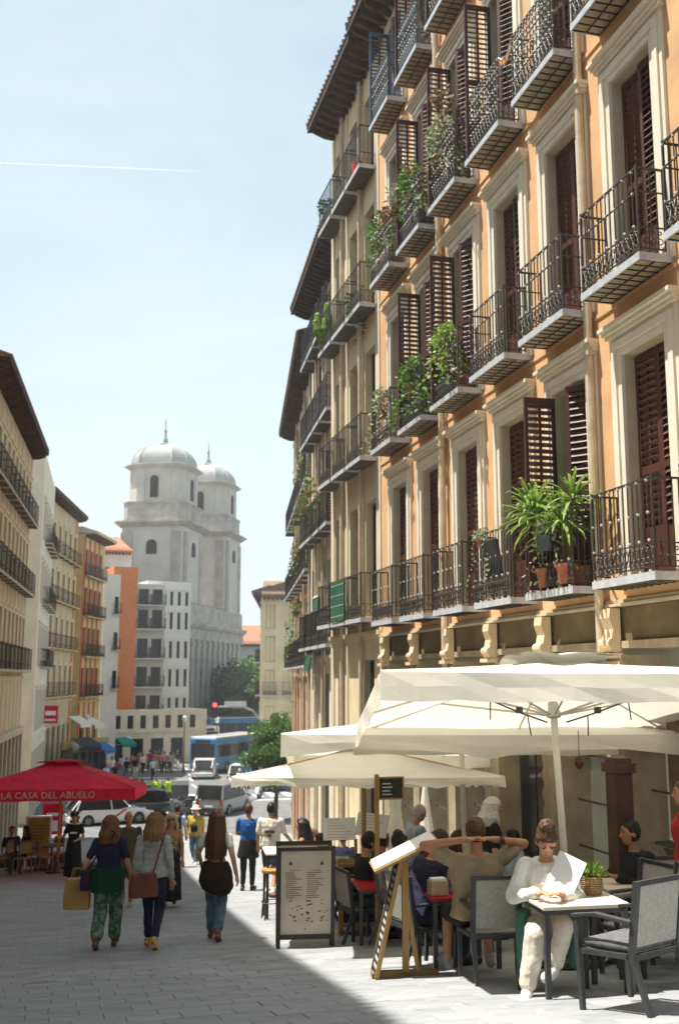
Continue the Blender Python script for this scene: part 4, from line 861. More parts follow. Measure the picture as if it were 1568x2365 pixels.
for px_, d_, f_, hr_, tm_, lab_ in ((1062,16.2,FV-90,('bob',mHairBr),cWhite,'diner in white facing left in the far shade of the terrace'),(1192,14.8,FV+60,('short',mHairDk),cLtBlue,'diner in pale blue sitting before the stone piers'),(884,16.6,FV-60,('short',mHairBr),cGreenT,'diner in dark green behind the small hung chalkboard'),(742,17.2,FV+80,('long',mHairDk),cPink,'long-haired diner in pink close to the open menu book'),(792,20.0,FV-20,('short',mHairDk),cNavy,'diner in navy at the far end of the terrace'),(722,21.5,FV+150,('bob',mHairLt),cCream,'fair diner in cream facing the viewer at the far terrace end')):
    seat(px_, d_, f_, lab_, H=1.72, hair=hr_, skin=mSkinT, top=('tee', tm_, .8), low=('trousers', cJeanD), shoe=sBlack, detail=0, vox=.015)
    sling_late.append((px_, d_, f_, lab_))
seat(24, 31.0, 180+20, 'diner in a dark top seated under the red parasol', H=1.7, hair=('short', mHairDk), skin=mSkinT, top=('tee', cNavy, .8), low=('trousers', cJeanD), shoe=sBlack, detail=0)
seat(58, 32.2, 180-60, 'second diner in black beside the yellow menu board under the red parasol', H=1.66, hair=('bob', mHairDk), skin=mSkinT, top=('tee', cBlack, .8), low=('trousers', cBlack), shoe=sBlack, female=True, detail=0)
# workers and passers-by far down the street
for i, (px, d, lab) in enumerate(((327,62,'road worker in a hi-vis vest left of the other two'),(361,64,'road worker in a hi-vis vest in the middle of three'),(388,64,'road worker in a hi-vis vest right of the other two'))):
    person(lab, P(px,d), 150+40*i, 1.75, 'stand', hair=('short', mHairDk), top=('loose', cHiVis, 1), low=('trousers', cNavyT if i else cJeanD), shoe=sBlack, vox=.022, detail=0, group='road workers at the barrier')
rc = random.Random(5)
cc = [(cWhite,'white'),(cNavy,'navy'),(cRed,'red'),(cLtBlue,'pale blue'),(cBlack,'black'),(cTan,'tan'),(cPink,'pink'),(cGrey,'grey')]
for i in range(24):
    px = [258,266,272,281,292,300,306,318,330,338,346,352,366,372,380,392,402,410,418,245,312,324,359,398][i]; d = rc.uniform(78, 108) if px > 285 else rc.uniform(74, 86); c, cn = cc[i % 8]; q = P(px, d)
    lc = rc.choice((cJean, cBlack, cNavyT, cCream)); hr = rc.choice((mHairDk, mHairBr, mHairLt)); pz = rc.choice(('walk','walk2','stand'))
    lc, ln = ((cJean,'jeans'),(cBlack,'black trousers'),(cCream,'cream trousers'))[(i//8)]
    person('passer-by in a %s top and %s far off on the shaded left pavement' % (cn, ln), q, rc.choice((0, 180)) + rc.uniform(-30, 30), rc.uniform(1.6, 1.8), pz, hair=('short', hr), top=('tee', c, 1), low=('trousers', lc), shoe=sBlack, vox=.03, detail=0, group='passers-by far down the street')
# ------------------------------------------------------------------ parasols
def ground_rot(y, rz=0): return (math.atan(slope(y))*.6, 0, R(rz))
def parasol(label, loc, rot, half, hgt, rise, val, m, polem, group, scallop=0, halfy=None, ribs=8, vent=True, base=True, cat='parasol', vlob=True):
    """square canopy: edge at height hgt, apex at hgt+rise"""
    r = thing('parasol', label, cat, loc, rot, group); hy = halfy or half
    cs = [(-half,-hy),(half,-hy),(half,hy),(-half,hy)]; N = 12
    edge = []
    for i in range(4):
        a, b = cs[i], cs[(i+1) % 4]
        for j in range(N): t = j/N; edge.append((a[0]+(b[0]-a[0])*t, a[1]+(b[1]-a[1])*t, -.10*math.sin(PI*t)*0+.07*abs(math.sin(2*PI*t))*0 - .012*math.sin(PI*t)))
    def ringat(f): return [(x*f, y*f, hgt+rise*(1-f)**.92 + z*f*1.0 - .06*math.sin(PI*f)*(1 if True else 0)*(.5+.5*math.cos(4*PI*k/N))*.6) for k, (x, y, z) in enumerate(edge)]
    g = MB(); rings = [ringat(f) for f in (1,.8,.6,.4,.2,.10)]; g.loft(rings, cap=False); c = g.build('canopy', m, r, smooth=True)
    # seams, valance
    g = MB(); top = [V(p) for p in rings[0]]; low_ = []
    for k, p in enumerate(top):
        out = V((p.x, p.y, 0)).normalized(); dz = val
        if scallop: dz = val*(1-.38*abs(math.sin(PI*(k % N)*scallop/N)))
        low_.append(p + out*(.004+.012*math.sin(k*1.7)) - V((0,0,dz*(1+.05*math.sin(k*2.3)))))
    g.loft([top, [a.lerp(b,.5)+V((a.x,a.y,0)).normalized()*.01*math.sin(k*1.3) for k, (a, b) in enumerate(zip(top, low_))], low_], cap=False); v = g.build('valance', m, r)
    s_ = v.modifiers.new('cloth', 'SOLIDIFY'); s_.thickness = .003
    g = MB()
    for i in range(4): g.tube([V(rings[q][i*N])+V((0,0,.006)) for q in range(6)], .008, 4)
    g.build('seam', m, c)
    if vent:
        g = MB(); hv = .32*half; q = rise; e2 = []
        for i in range(4):
            a, b = (V((x*.28, y*.28, 0)) for x, y in (cs[i], cs[(i+1) % 4]))
            for j in range(6): t = j/6; p = a.lerp(b, t); e2.append((p.x, p.y, hgt+rise*.745+.085+.035*abs(math.sin(PI*2*t))))
        g.loft([e2, [(x*.5,y*.5,z+.05) for x,y,z in e2], [(x*.1,y*.1,z+.075) for x,y,z in e2]]); g.build('vent_cap', m, r, smooth=True)
    p = MB().tube([(0,0,.05),(0,0,hgt+rise+.02)], .036, 14); p.build('pole', polem, r, smooth=True)
    hubz = hgt - .10
    MB().lathe([(.05,0),(.075,.01),(.075,.06),(.055,.09),(.055,.16)], (0,0,hubz), 14).build('hub', polem, r)
    for k in range(ribs):
        a = PI/4 + 2*PI*k/ribs; L = half/max(abs(math.cos(a)), abs(math.sin(a))); d = V((math.cos(a), math.sin(a), 0))
        z1 = lambda f: hgt+rise*(1-f)**.92-.03-.05*f*(0 if k % 2 == 0 else 1)
        MB().tube([(0,0,hgt+rise-.05)]+[d*L*f+V((0,0,z1(f))) for f in (.2,.5,.8,.97)], .013, 5).build('rib', polem, r)
        MB().tube([d*.06+V((0,0,hubz+.03)), d*L*.52+V((0,0,z1(.52)-.01))], .012, 5).build('strut', polem, r)
    if base: MB().lathe([(.32,0),(.32,.05),(.1,.07),(.05,.3)], n=16).build('base_weight', mGreyMetal, r)
    return r
RX = math.atan(slope(8))
q = P(1322, 10.5)
u1 = parasol('big white parasol in the right foreground with a straight valance over the near tables', q, (R(-10.6), R(.2), R(-12)), 2.0, 2.50, .50, .25, mCanvas, mPoleW, 'white parasols over the terrace')
g = MB()                                              # heater arms and cables under the big canopy
for s in (-1, 1):
    A = V((s*.10,-.1,2.34)); B = V((s*.72,-.28,2.54)); g.tube([A, A.lerp(B,.5)-V((0,0,.01)), B], .009, 5); g.box(s*.41-.03,s*.41+.03,-.24,-.18,2.42,2.48); g.tube([B, B+V((s*.01,0,-.20))], .007, 4); g.tube([A.lerp(B,.35), A.lerp(B,.35)+V((-s*.02,-.02,-.22))], .007, 4)
g.build('cable_arm', mIron, u1)
lt = thing('hanging_lantern', 'small dark red lantern hanging on a cord under the big white parasol', 'lantern', tuple(air(1337, 1758, 10.3)))
MB().tube([(0,0,.04),(0,0,.30)], .004, 5).build('cord', mIron, lt); MB().lathe([(.012,-.075),(.04,-.05),(.05,-.01),(.04,.03),(.012,.05)], n=8).build('lantern_body', mat('dark_red_lantern', (.08,.02,.02), .5), lt)
parasol('white parasol with a scalloped valance behind the big one', P(1080, 14.2), (R(-7), 0, R(-14)), 2.4, 2.46, .5, .26, mCanvas, mPoleW, 'white parasols over the terrace', scallop=2)
parasol('low white parasol furthest down the terrace beside the A-board', P(842, 15.2), (R(-6), 0, R(-14)), 1.78, 2.12, .48, .13, mCanvas, mPine, 'white parasols over the terrace', scallop=4)
# string of pale tassels under it
red = parasol('red parasol with shop lettering on the left of the street', P(132, 30.6), (R(-4), 0, R(-8)), 2.3, 2.40, .80, .30, mRedCan, mPine, None)
text('lettering', 'LA CASA DEL ABUELO', .25, mat('cream_print', (.62,.42,.32), .8), red, (.0,-2.345,2.24), (R(90),0,0), .002)
# closed parasol
cp = thing('closed_parasol', 'closed white parasol tied up against the stone piers', 'parasol', P(914, 17.2)); MB().lathe([(.03,.1),(.03,1.0),(.13,1.02),(.16,1.3),(.1,1.7),(.12,1.9),(.05,2.3),(.02,2.5)], n=9).build('folded_canopy', mCanvas, cp); MB().lathe([(.25,0),(.25,.06),(.05,.1)], n=12).build('base_weight', mGreyMetal, cp)
cp = thing('closed_parasol', 'second closed white parasol deeper along the piers', 'parasol', P(985, 17.6)); MB().lathe([(.03,.1),(.03,.9),(.13,.92),(.17,1.2),(.1,1.6),(.03,2.1)], n=9).build('folded_canopy', mCanvas, cp); MB().lathe([(.25,0),(.25,.06),(.05,.1)], n=12).build('base_weight', mGreyMetal, cp)

# ------------------------------------------------------------------ tables and chairs
def sling_chair(label, loc, face, group='grey sling chairs of the terrace', cushion=False, fm=mGreyMetal):
    """face: direction the sitter looks, degrees from +Y"""
    r = thing('chair', label, 'chair', loc, ground_rot(loc[1], face), group); w, t = .27, .021
    for s in (-1, 1):
        MB().loft([[(s*w+a,.27+b,0) for a, b in ((-t*.8,-t*.8),(t*.8,-t*.8),(t*.8,t*.8),(-t*.8,t*.8))],[(s*w+a,.24+b,.64) for a, b in ((-t,-t),(t,-t),(t,t),(-t,t))]]).build('leg', fm, r)
        MB().loft([[(s*(w-.02)+a,-.33+b,0) for a, b in ((-t*.8,-t*.8),(t*.8,-t*.8),(t*.8,t*.8),(-t*.8,t*.8))],[(s*(w-.02)+a,-.22+b,.42) for a, b in ((-t,-t),(t,-t),(t,t),(-t,t))],[(s*(w-.02)+a,-.34+b,.92) for a, b in ((-t,-t),(t,-t),(t,t),(-t,t))]]).build('leg', fm, r)
        bevel(MB().loft([[(s*w-.026,-.27,.63),(s*w+.026,-.27,.63),(s*w+.026,-.27,.655),(s*w-.026,-.27,.655)],[(s*w-.03,.05,.665),(s*w+.03,.05,.665),(s*w+.03,.05,.69),(s*w-.03,.05,.69)],[(s*w-.03,.275,.64),(s*w+.03,.275,.64),(s*w+.03,.275,.665),(s*w-.03,.275,.665)]]).build('armrest', fm, r), .005, 2)
    g = MB().box(-w,w,.22,.26,.40,.44).box(-w,w,-.24,-.2,.38,.42); [g.box(s*w-.018,s*w+.018,-.2,.22,.395,.43) for s in (-1,1)]; g.build('frame', fm, r); MB().box(-w+.02,w-.02,-.355,-.325,.885,.92).build('back_rail', fm, r)
    MB().loft([[(-w+.03,.22,.432),(w-.03,.22,.432),(w-.03,.22,.438),(-w+.03,.22,.438)],[(-w+.03,0,.415),(w-.03,0,.415),(w-.03,0,.421),(-w+.03,0,.421)],[(-w+.03,-.2,.425),(w-.03,-.2,.425),(w-.03,-.2,.431),(-w+.03,-.2,.431)]]).build('seat', mSling, r)
    MB().loft([[(-w+.04,-.235,.47),(w-.04,-.235,.47),(w-.04,-.241,.47),(-w+.04,-.241,.47)],[(-w+.04,-.29,.70),(w-.04,-.29,.70),(w-.04,-.296,.70),(-w+.04,-.296,.70)],[(-w+.035,-.335,.89),(w-.035,-.335,.89),(w-.035,-.341,.89),(-w+.035,-.341,.89)]]).build('backrest', mSling, r)
    if cushion:
        g = MB(); n = 8; rings = []
        for z, e in ((.44,.0),(.452,.03),(.475,.035),(.492,.01)):
            rings.append([((.235+e*.4)*sx, (.21+e*.4)*sy+.01, z+.006*math.sin(9*sx+5*sy)) for sx, sy in ((-1,-1),(-.3,-1.02),(.3,-1.02),(1,-1),(1.02,0),(1,1),(.3,1.02),(-.3,1.02),(-1,1),(-1.02,0))])
        g.loft(rings); bevel(g.build('seat_cushion', mCushion, r, smooth=False), .01, 2)
    return r
def table(label, loc, rz, w, d, h, topm, legm=mGreyMetal, group='tables of the terrace', th=.03, leg=.022, apron=.04):
    r = thing('table', label, 'table', loc, (0, 0, R(rz)), group)
    bevel(MB().box(-w/2,w/2,-d/2,d/2,h-th,h).build('table_top', topm, r), .006, 2)
    for sx in (-1, 1):
        for sy in (-1, 1): cx, cy = sx*(w/2-leg-.015), sy*(d/2-leg-.015); zl = gz(loc[1]+cx*math.sin(R(rz))+cy*math.cos(R(rz)))-gz(loc[1]); bevel(MB().box(cx-leg,cx+leg,cy-leg,cy+leg,zl,h-th).build('leg', legm, r), .004)
    MB().box(-w/2+.05,w/2-.05,-d/2+.02,-d/2+.045,h-th-apron,h-th).box(-w/2+.05,w/2-.05,d/2-.045,d/2-.02,h-th-apron,h-th).box(-w/2+.02,-w/2+.045,-d/2+.05,d/2-.05,h-th-apron,h-th).box(w/2-.045,w/2-.02,-d/2+.05,d/2-.05,h-th-apron,h-th).build('apron', legm, r)
    return r
tp = P(1322, 8.85); table('cream-topped table with dark legs in the right foreground', tp, -4, .74, .70, .745, mTopCream)
TM = Matrix.Translation(tp) @ Euler((0,0,R(-4))).to_matrix().to_4x4()
sling_chair('grey sling chair with a dark cushion, nearest the viewer at the right edge', P(1470, 7.85), 21, cushion=True)
sling_chair('grey sling chair on which the man in taupe sits', P(1146, 9.75), -9)
sling_chair('grey sling chair under the man in navy', P(965, 10.95), -77)
sling_chair('slim sling chair of the man in the black tee', P(826, 14.15), -81)
sling_chair('grey sling chair under the woman with the hair bun', P(1275, 9.3), 157)
sling_chair('grey sling chair under the man in the black jacket', P(1490, 9.75), 103)
sling_chair('empty grey sling chair between the cream table and the right edge', P(1530, 8.95), 75)
sling_chair('empty grey sling chair behind the near cushion chair', P(1545, 10.6), 170)
sling_chair('grey sling chair in the shade behind the man in navy', P(1035, 12.2), 150)
sling_chair('grey sling chair under the dark-haired woman in white', P(922, 13.5), -120)
for px_, d_, f_, lab_ in sling_late: sling_chair('grey sling chair under the ' + lab_.split(' in ')[0].split(' facing')[0] + ' in ' + ' '.join(lab_.split(' in ')[1].split()[:6]), P(px_, d_), f_)
table('red-topped table with dark legs between two seated men', P(1058, 10.85), -4, .72, .70, .745, mRedTop)
table('dark table behind the wicker plant and the man in black', P(1475, 10.55), -6, .75, .7, .74, mTopCream)
table('table of the dark-haired woman deeper in the terrace', P(880, 13.9), -6, .7, .7, .74, mRedTop)
table('table beyond the bun-haired woman under the big parasol', P(1180, 12.5), -6, .75, .75, .74, mTopCream)
table('high pale bar table at which the woman in tan perches', P(660, 18.0), -6, .75, .75, 1.08, mOffW, mIron, leg=.02)
def stool(label, loc):
    r = thing('bar_stool', label, 'stool', loc, 0, 'bar stools by the high table'); MB().lathe([(.17,.74),(.18,.76),(.18,.79),(.16,.81)], n=14).build('seat', mPine, r)
    for a in range(4): t = R(45+90*a); MB().tube([(.2*math.cos(t),.2*math.sin(t),0),(.13*math.cos(t),.13*math.sin(t),.74)], .014, 5).build('leg', mIron, r)
    MB().tube([(.175*math.cos(2*PI*i/12),.175*math.sin(2*PI*i/12),.28) for i in range(13)], .009, 4).build('foot_ring', mIron, r)
stool('bar stool under the woman in tan', P(712, 18.6)); stool('empty bar stool left of the high pale table', P(628, 17.6))
# on the near table
def on(M, x, y, z): return M @ V((x, y, z))
mn = thing('menu', 'white menu sheet leaning against the wicker plant pot on the cream table', 'menu', on(TM, -.15, -.07, .752), (R(0), 0, R(-40)))
bevel(MB().box(-.12,.12,-.004,.004,0,.36).build('cover', mPaper, mn, (0,0,.01), (R(-28), R(22), 0)), .002)
wp = thing('potted_plant', 'small leafy plant in a wicker pot on the cream table', 'plant', on(TM, .21, .03, .747))
g = MB()
for i in range(9): z = .008+.016*i; rr_ = .07+.012*math.sin(PI*i/9)+.006; g.tube([(rr_*math.cos(2*PI*k/14), rr_*math.sin(2*PI*k/14), z+.003*math.sin(k*PI)) for k in range(15)], .009, 5)
g.build('wicker_pot', mat('wicker', (.30,.19,.08), .8, var=.35, scale=60), wp); random.seed(2)
g = MB()
for i in range(170):
    a = random.uniform(0, 2*PI); el = random.uniform(.1, 1.4); d = V((math.cos(a)*math.cos(el), math.sin(a)*math.cos(el), math.sin(el))); p = V((0,0,.13)) + d*random.uniform(.03,.11); g.leaf(p, d+V((0,0,.1)), random.uniform(.04,.075), .010)
g.build('foliage', mLeafB, wp)
# on the red table
RM = Matrix.Translation(P(1058,10.85)) @ Euler((0,0,R(-4))).to_matrix().to_4x4()
bx = thing('napkin_box', 'pale wooden napkin box on the red table', 'box', on(RM, -.26, -.2, .747)); bevel(MB().box(-.09,.09,-.07,.07,0,.14).build('box_body', mat('pale_wood', (.5,.36,.22), .7, var=.15), bx), .006); MB().box(-.075,.075,-.05,.05,.14,.16).build('napkins', mPaper, bx)
bt = thing('water_bottle', 'clear water bottle with a violet label on the red table', 'bottle', on(RM, -.10, -.12, .747)); MB().lathe([(.038,0),(.042,.02),(.042,.17),(.018,.24),(.016,.27)], n=12).build('glass', mat('bottle_glass', (.5,.5,.52), .1, spec=.6, trans=.4), bt, smooth=True); MB().lathe([(.043,.06),(.043,.13)], n=12, cap=False).build('bottle_label', mat('violet_label', (.2,.14,.35), .6), bt); MB().lathe([(.018,.27),(.018,.29)], n=10).build('bottle_cap', mPaper, bt)
for i, (px_, py_, lab) in enumerate(((.08,.05,'small glass tumbler beside the bottle on the red table'),(.2,.18,'second glass tumbler at the far side of the red table'))):
    tb = MB().lathe([(.028,0),(.036,.10),(.034,.1),(.026,.006)], n=12).build('tumbler', mat('bottle_glass', (.5,.5,.52)), None, on(RM, px_, py_, .747), smooth=True); tagged(tb, lab, 'glass')
# ------------------------------------------------------------------ boards and menu stands
def aboard(label, loc, rz, w, h, frame, facem, printed=None, lean=7, foot=.12):
    r = thing('menu_board', label, 'menu board', loc, (0,0,R(rz)))
    for s, sg in ((-1,1),(1,-1)):
        p = ob('board_panel', MB().box(-w/2+.04,w/2-.04,-.006,.006,foot+.05,h-.04).mesh('panel', facem), r, (0, s*(.5*h*math.tan(R(lean))*1.0+.0), 0), (R(lean*sg),0,0))
        MB().box(-w/2,-w/2+.05,-.02,.02,0,h).box(w/2-.05,w/2,-.02,.02,0,h).box(-w/2+.05,w/2-.05,-.02,.02,h-.05,h).box(-w/2+.05,w/2-.05,-.02,.02,foot,foot+.06).build('board_frame', frame, p)
        if s == -1 and printed: printed(p)
    return r
def menu_print(p):
    rr_ = random.Random(4); g = MB(); o_ = MB()
    for sx in (-1, 1): g.lathe([(.02,0),(.02,.004)], n=8); 
    g = MB()
    for sx in (-.2, .2): g.box(sx-.02,sx+.02,-.0085,-.0065,1.05,1.09)
    for c in (-.15, .12):
        g.box(c-.07,c+.07,-.0085,-.0065,.98,.985)
        for i in range(13): z = .95-.026*i; a = c-.12+rr_.uniform(0,.02); g.box(a,a+rr_.uniform(.1,.22),-.0085,-.0065,z,z+.007)
    for c in (-.15, .02, .2):
        for i in range(14):
            a, z = c+rr_.gauss(0,.035), rr_.uniform(.33,.60); (o_ if c != .02 else g).box(a-.015,a+.015,-.0085,-.0065,z,z+.014)
    o_.box(-.02,.0,-.0085,-.0065,.24,.26); g.build('menu_text', mInk, p, kind='stuff'); o_.build('menu_ornament', mInkO, p, kind='stuff')
aboard('tall dark-framed A-board with a tan menu sheet in the middle of the terrace edge', P(704, 13.75), -14+5, .74, 1.28, mBoardFrame, mPaperT, menu_print)
def chalk_print(p):
    rr_ = random.Random(6); g = MB()
    for i in range(9): z = .9-.07*i; a = rr_.uniform(-.2,-.1); g.box(a,a+rr_.uniform(.15,.35),-.0085,-.0065,z,z+.018)
    g.build('chalk_text', mChalkW, p, kind='stuff')
aboard('pine-framed chalkboard A-sign behind the seated man in black', P(833, 15.1), -8, .62, 1.0, mPine, mChalk, chalk_print)
# lectern with a slanted menu tray and a narrow lettered plank
lc = thing('menu_stand', 'wooden menu lectern seen from the side with a lettered plank below', 'menu stand', P(930, 10.3), (0,0,R(-99)))
MB().box(-.06,.06,-.30,.34,0,.05).build('base_bar', mat('worn_pine', (.25,.15,.06), .7, var=.25), lc)
g = MB().box(-.03,.03,.0,.06,.05,1.06); g.build('post', mPine, lc)
pl = MB().box(-.13,.13,-.012,.012,0,1.1).build('lettered_plank', mChalk, lc, (0,-.27,.03), (R(-13),0,0)); MB().box(-.15,-.13,-.02,.02,0,1.12).box(.13,.15,-.02,.02,0,1.12).box(-.13,.13,-.02,.02,1.10,1.12).build('plank_frame', mPine, pl)
g = MB(); rr_ = random.Random(2)
for i in range(14): z = .06+.068*i; a = rr_.uniform(.04,.09); g.box(-a,a,-.0145,-.0125,z,z+.032)
g.build('plank_letters', mChalkW, pl, kind='stuff')
g = MB().box(-.02,.02,-.02,.02,0,1.05); g.build('back_leg', mPine, lc, (0,.16,0), (R(10),0,0))
tr = MB().box(-.20,.20,-.34,.34,-.012,.012).build('tray', mPine, lc, (0,.02,1.14), (R(25),R(3),0)); MB().box(-.18,.18,-.32,.32,.013,.03).build('menu_pages', mPaper, tr)
# open menu book on a stand
ms = thing('menu_stand', 'open white menu book on a tall stand beyond the tan A-board', 'menu stand', P(822, 15.6), (0,0,R(-24)))
MB().tube([(0,0,0),(0,0,1.28)], .025, 8).box(-.2,.2,-.15,.15,0,.04).build('post', mPine, ms)
for s, (rx_, ry_) in ((-1,(58,-6)),(1,(66,14))): bk_ = MB().box(-.24,.24,-.008,.008,-.17,.17).build('menu_page', mPaper, ms, (s*.24,.02*s,1.42+.06*(s > 0)), (R(rx_-90),R(ry_*.3),R(-8*s))); g = MB(); [g.box(-.19,rr_.uniform(0,.18),-.0105,-.0085,z*.045-.14,z*.045-.128) for z in range(7)]; g.build('menu_text', mPaperT, bk_, kind='stuff')
hc_ = thing('chalkboard', 'small chalkboard hung on a wooden post under the white parasols', 'sign', P(872, 13.6)); MB().box(-.025,.025,-.025,.025,0,2.1).build('post', mPine, hc_); b_ = MB().box(.02,.33,-.05,-.03,1.80,2.05).build('board', mChalk, hc_); MB().box(.0,.35,-.06,-.025,1.78,1.80).box(.0,.35,-.06,-.025,2.05,2.07).box(.0,.02,-.06,-.025,1.8,2.05).box(.33,.35,-.06,-.025,1.8,2.05).build('board_frame', mPine, b_)
g = MB(); [g.box(.06,.06+rr_.uniform(.1,.22),-.053,-.0505,1.84+.045*i,1.855+.045*i) for i in range(4)]; g.build('chalk_text', mChalkW, b_, kind='stuff')
# menu poster, wooden post, shelf, scratched sign on the wall at the right
fx = XF + .19
po = thing('menu_poster', 'pale menu poster with photos beside the dark red shop door', 'poster', (XF+.19, 12.15, -1.2), (0,0,-PI/2)); MB().box(-.22,.22,-.012,.01,-.42,.42).build('sheet', mPaper, po); g = MB(); [g.box(-.15+.16*c,-.03+.16*c,-.016,-.0125,-.36+.14*k,-.28+.14*k) for c in range(2) for k in range(5)]; g.build('photos', mInkO, po, kind='stuff')
wpst = thing('wooden_post', 'dark carved wooden post beside the menu poster', 'post', P(1446, 11.0)); MB().box(-.10,.10,-.10,.10,0,2.0).box(-.13,.13,-.13,.13,1.85,1.95).box(-.12,.12,-.12,.12,0,.2).build('shaft', mat('dark_carved_wood', (.075,.035,.018), .6, var=.3), wpst)
gr = thing('graffiti', 'scratched letter A in a circle on the brown stone wall at the right', 'graffiti', (XF+.26, 10.62, -1.42), (0,0,-PI/2)); mScr = mat('scratched_paint', (.40,.34,.25), .9)
MB().tube([(.19*math.cos(2*PI*i/24), 0, .19*math.sin(2*PI*i/24)) for i in range(25)], .012, 4).build('ring', mScr, gr); MB().tube([(-.11,0,-.15),(0,0,.17),(.11,0,-.15)], .012, 4).tube([(-.12,0,-.03),(.12,0,-.03)], .012, 4).build('letter', mScr, gr)
MB().box(-.45,.45,.002,.037,-1.5,1.1).build('stone_panel', mStone, gr)
sg2 = thing('graffiti', 'scratched slanting line on the stone pier wall behind the fair-haired woman', 'graffiti', (XF+.285, 14.6, -1.6), (0,0,-PI/2)); MB().tube([(-.2,0,-.12),(.22,0,.14)], .012, 4).build('stroke', mInside, sg2)
sh = thing('wall_shelf', 'narrow wall shelf with glasses at the right edge', 'shelf', (XF+.2, 10.35, -1.86), (0,0,-PI/2)); MB().box(-.5,.5,-.28,.0,-.03,0).build('board', mBoardFrame, sh); MB().prism([(-.25,-.03),(-.02,-.03),(-.02,-.25)], -.35, -.31).build('bracket', mIron, sh, (0,0,0))
for i, (dx_, lab) in enumerate(((-.25,'small white bowl on the wall shelf'),(.1,'clear bottle standing on the wall shelf'))):
    o_ = (MB().lathe([(.04,0),(.09,.05),(.085,.055),(.03,.01)], n=12) if i == 0 else MB().lathe([(.035,0),(.035,.15),(.013,.21),(.013,.25)], n=12)).build('bowl' if i == 0 else 'bottle', mPaper if i == 0 else mat('bottle_glass', (.5,.5,.52)), None, (XF+.05, 10.35-dx_, -1.86), smooth=True); tagged(o_, lab, 'bowl' if i == 0 else 'bottle')
cbx = MB().box(-.02,.02,-.18,.18,0,.55).build('chalkboard', mChalk, None, (XF+.15, 12.1, gz(12.1)+.3)); tagged(cbx, 'small chalkboard leaning in the dark red doorway', 'sign')

# ------------------------------------------------------------------ under the red parasol
def bistro(label, px, d, face):
    q = P(px, d); r = thing('bistro_chair', label, 'chair', q, ground_rot(q.y, face), 'rattan bistro chairs under the red parasol'); mR = mat('rattan', (.33,.2,.07), .7, var=.3, scale=40)
    for sx in (-1, 1):
        MB().tube([(sx*.2,.2,0),(sx*.19,.18,.45)], .014, 5).build('leg', mR, r); MB().tube([(sx*.2,-.22,0),(sx*.18,-.18,.45),(sx*.17,-.24,.85)], .014, 5).build('leg', mR, r)
    MB().lathe([(.21,.43),(.225,.45),(.21,.47)], n=14).build('seat', mR, r); MB().tube([(-.17,-.24,.62),(-.17,-.245,.85),(-.1,-.26,.93),(.1,-.26,.93),(.17,-.245,.85),(.17,-.24,.62)], .015, 5).box(-.15,.15,-.255,-.24,.6,.9).build('backrest', mR, r)
bistro('rattan bistro chair nearest the shaded paving edge', 52, 30.2, 20); bistro('rattan bistro chair right of the seated diners', 100, 30.8, -70); bistro('rattan bistro chair at the left picture edge', 8, 30.6, 60); bistro('rattan bistro chair behind the curly-haired woman', 128, 32.5, 150)
def rtable(label, px, d): 
    q = P(px, d); r = thing('bistro_table', label, 'table', q, 0, 'round tables under the red parasol'); MB().lathe([(.33,.71),(.34,.73),(.33,.74)], n=16).build('table_top', mBoardFrame, r); MB().lathe([(.2,0),(.2,.03),(.03,.06),(.03,.71)], n=10).build('pedestal', mIron, r)
rtable('round dark table between the diners and the bistro chairs', 72, 31.4); rtable('round dark table behind the black-skirted woman', 118, 31.6)
yb = thing('menu_board', 'yellow menu board in a white frame under the red parasol', 'menu board', P(86, 33.2), (0,0,R(-6))); b_ = MB().box(-.34,.34,-.02,.0,.35,1.5).build('board', mat('mustard_board', (.42,.28,.05), .7, var=.2), yb); MB().box(-.4,-.34,-.03,.02,0,1.56).box(.34,.4,-.03,.02,0,1.56).box(-.34,.34,-.03,.02,1.5,1.56).box(-.34,.34,-.03,.02,.3,.35).build('board_frame', mPaper, b_); g = MB(); [g.box(-.22,.22-.05*(i % 3),-.024,-.0205,.55+.1*i,.58+.1*i) for i in range(8)]; g.build('menu_text', mInk, b_, kind='stuff')
rs = thing('poster_stand', 'red and white poster stand behind the yellow menu board', 'sign', P(118, 35.5), (0,0,R(-4))); MB().box(-.33,.33,-.03,.03,.9,1.9).build('panel', mRedCan, rs); MB().box(-.25,.25,-.036,-.0305,1.0,1.35).box(-.2,.2,-.036,-.0305,1.5,1.6).build('print', mPaper, rs, kind='stuff'); MB().box(-.3,-.26,-.02,.02,0,.9).box(.26,.3,-.02,.02,0,.9).build('legs', mIron, rs, kind='stuff')
bn = thing('planter', 'long dark planter edging the red parasol terrace', 'planter', P(90, 33.8)); bevel(MB().box(-1.2,1.2,-.15,.15,0,.4).build('trough', mat('dark_planter', (.06,.03,.025), .7), bn), .02)
pf = thing('platform', 'low dark red timber step under the red parasol', 'step', P(150, 31.9), ground_rot(31)); MB().box(-.9,1.0,-.4,.6,0,.12).build('deck', mat('dark_red_timber', (.10,.025,.02), .8), pf)

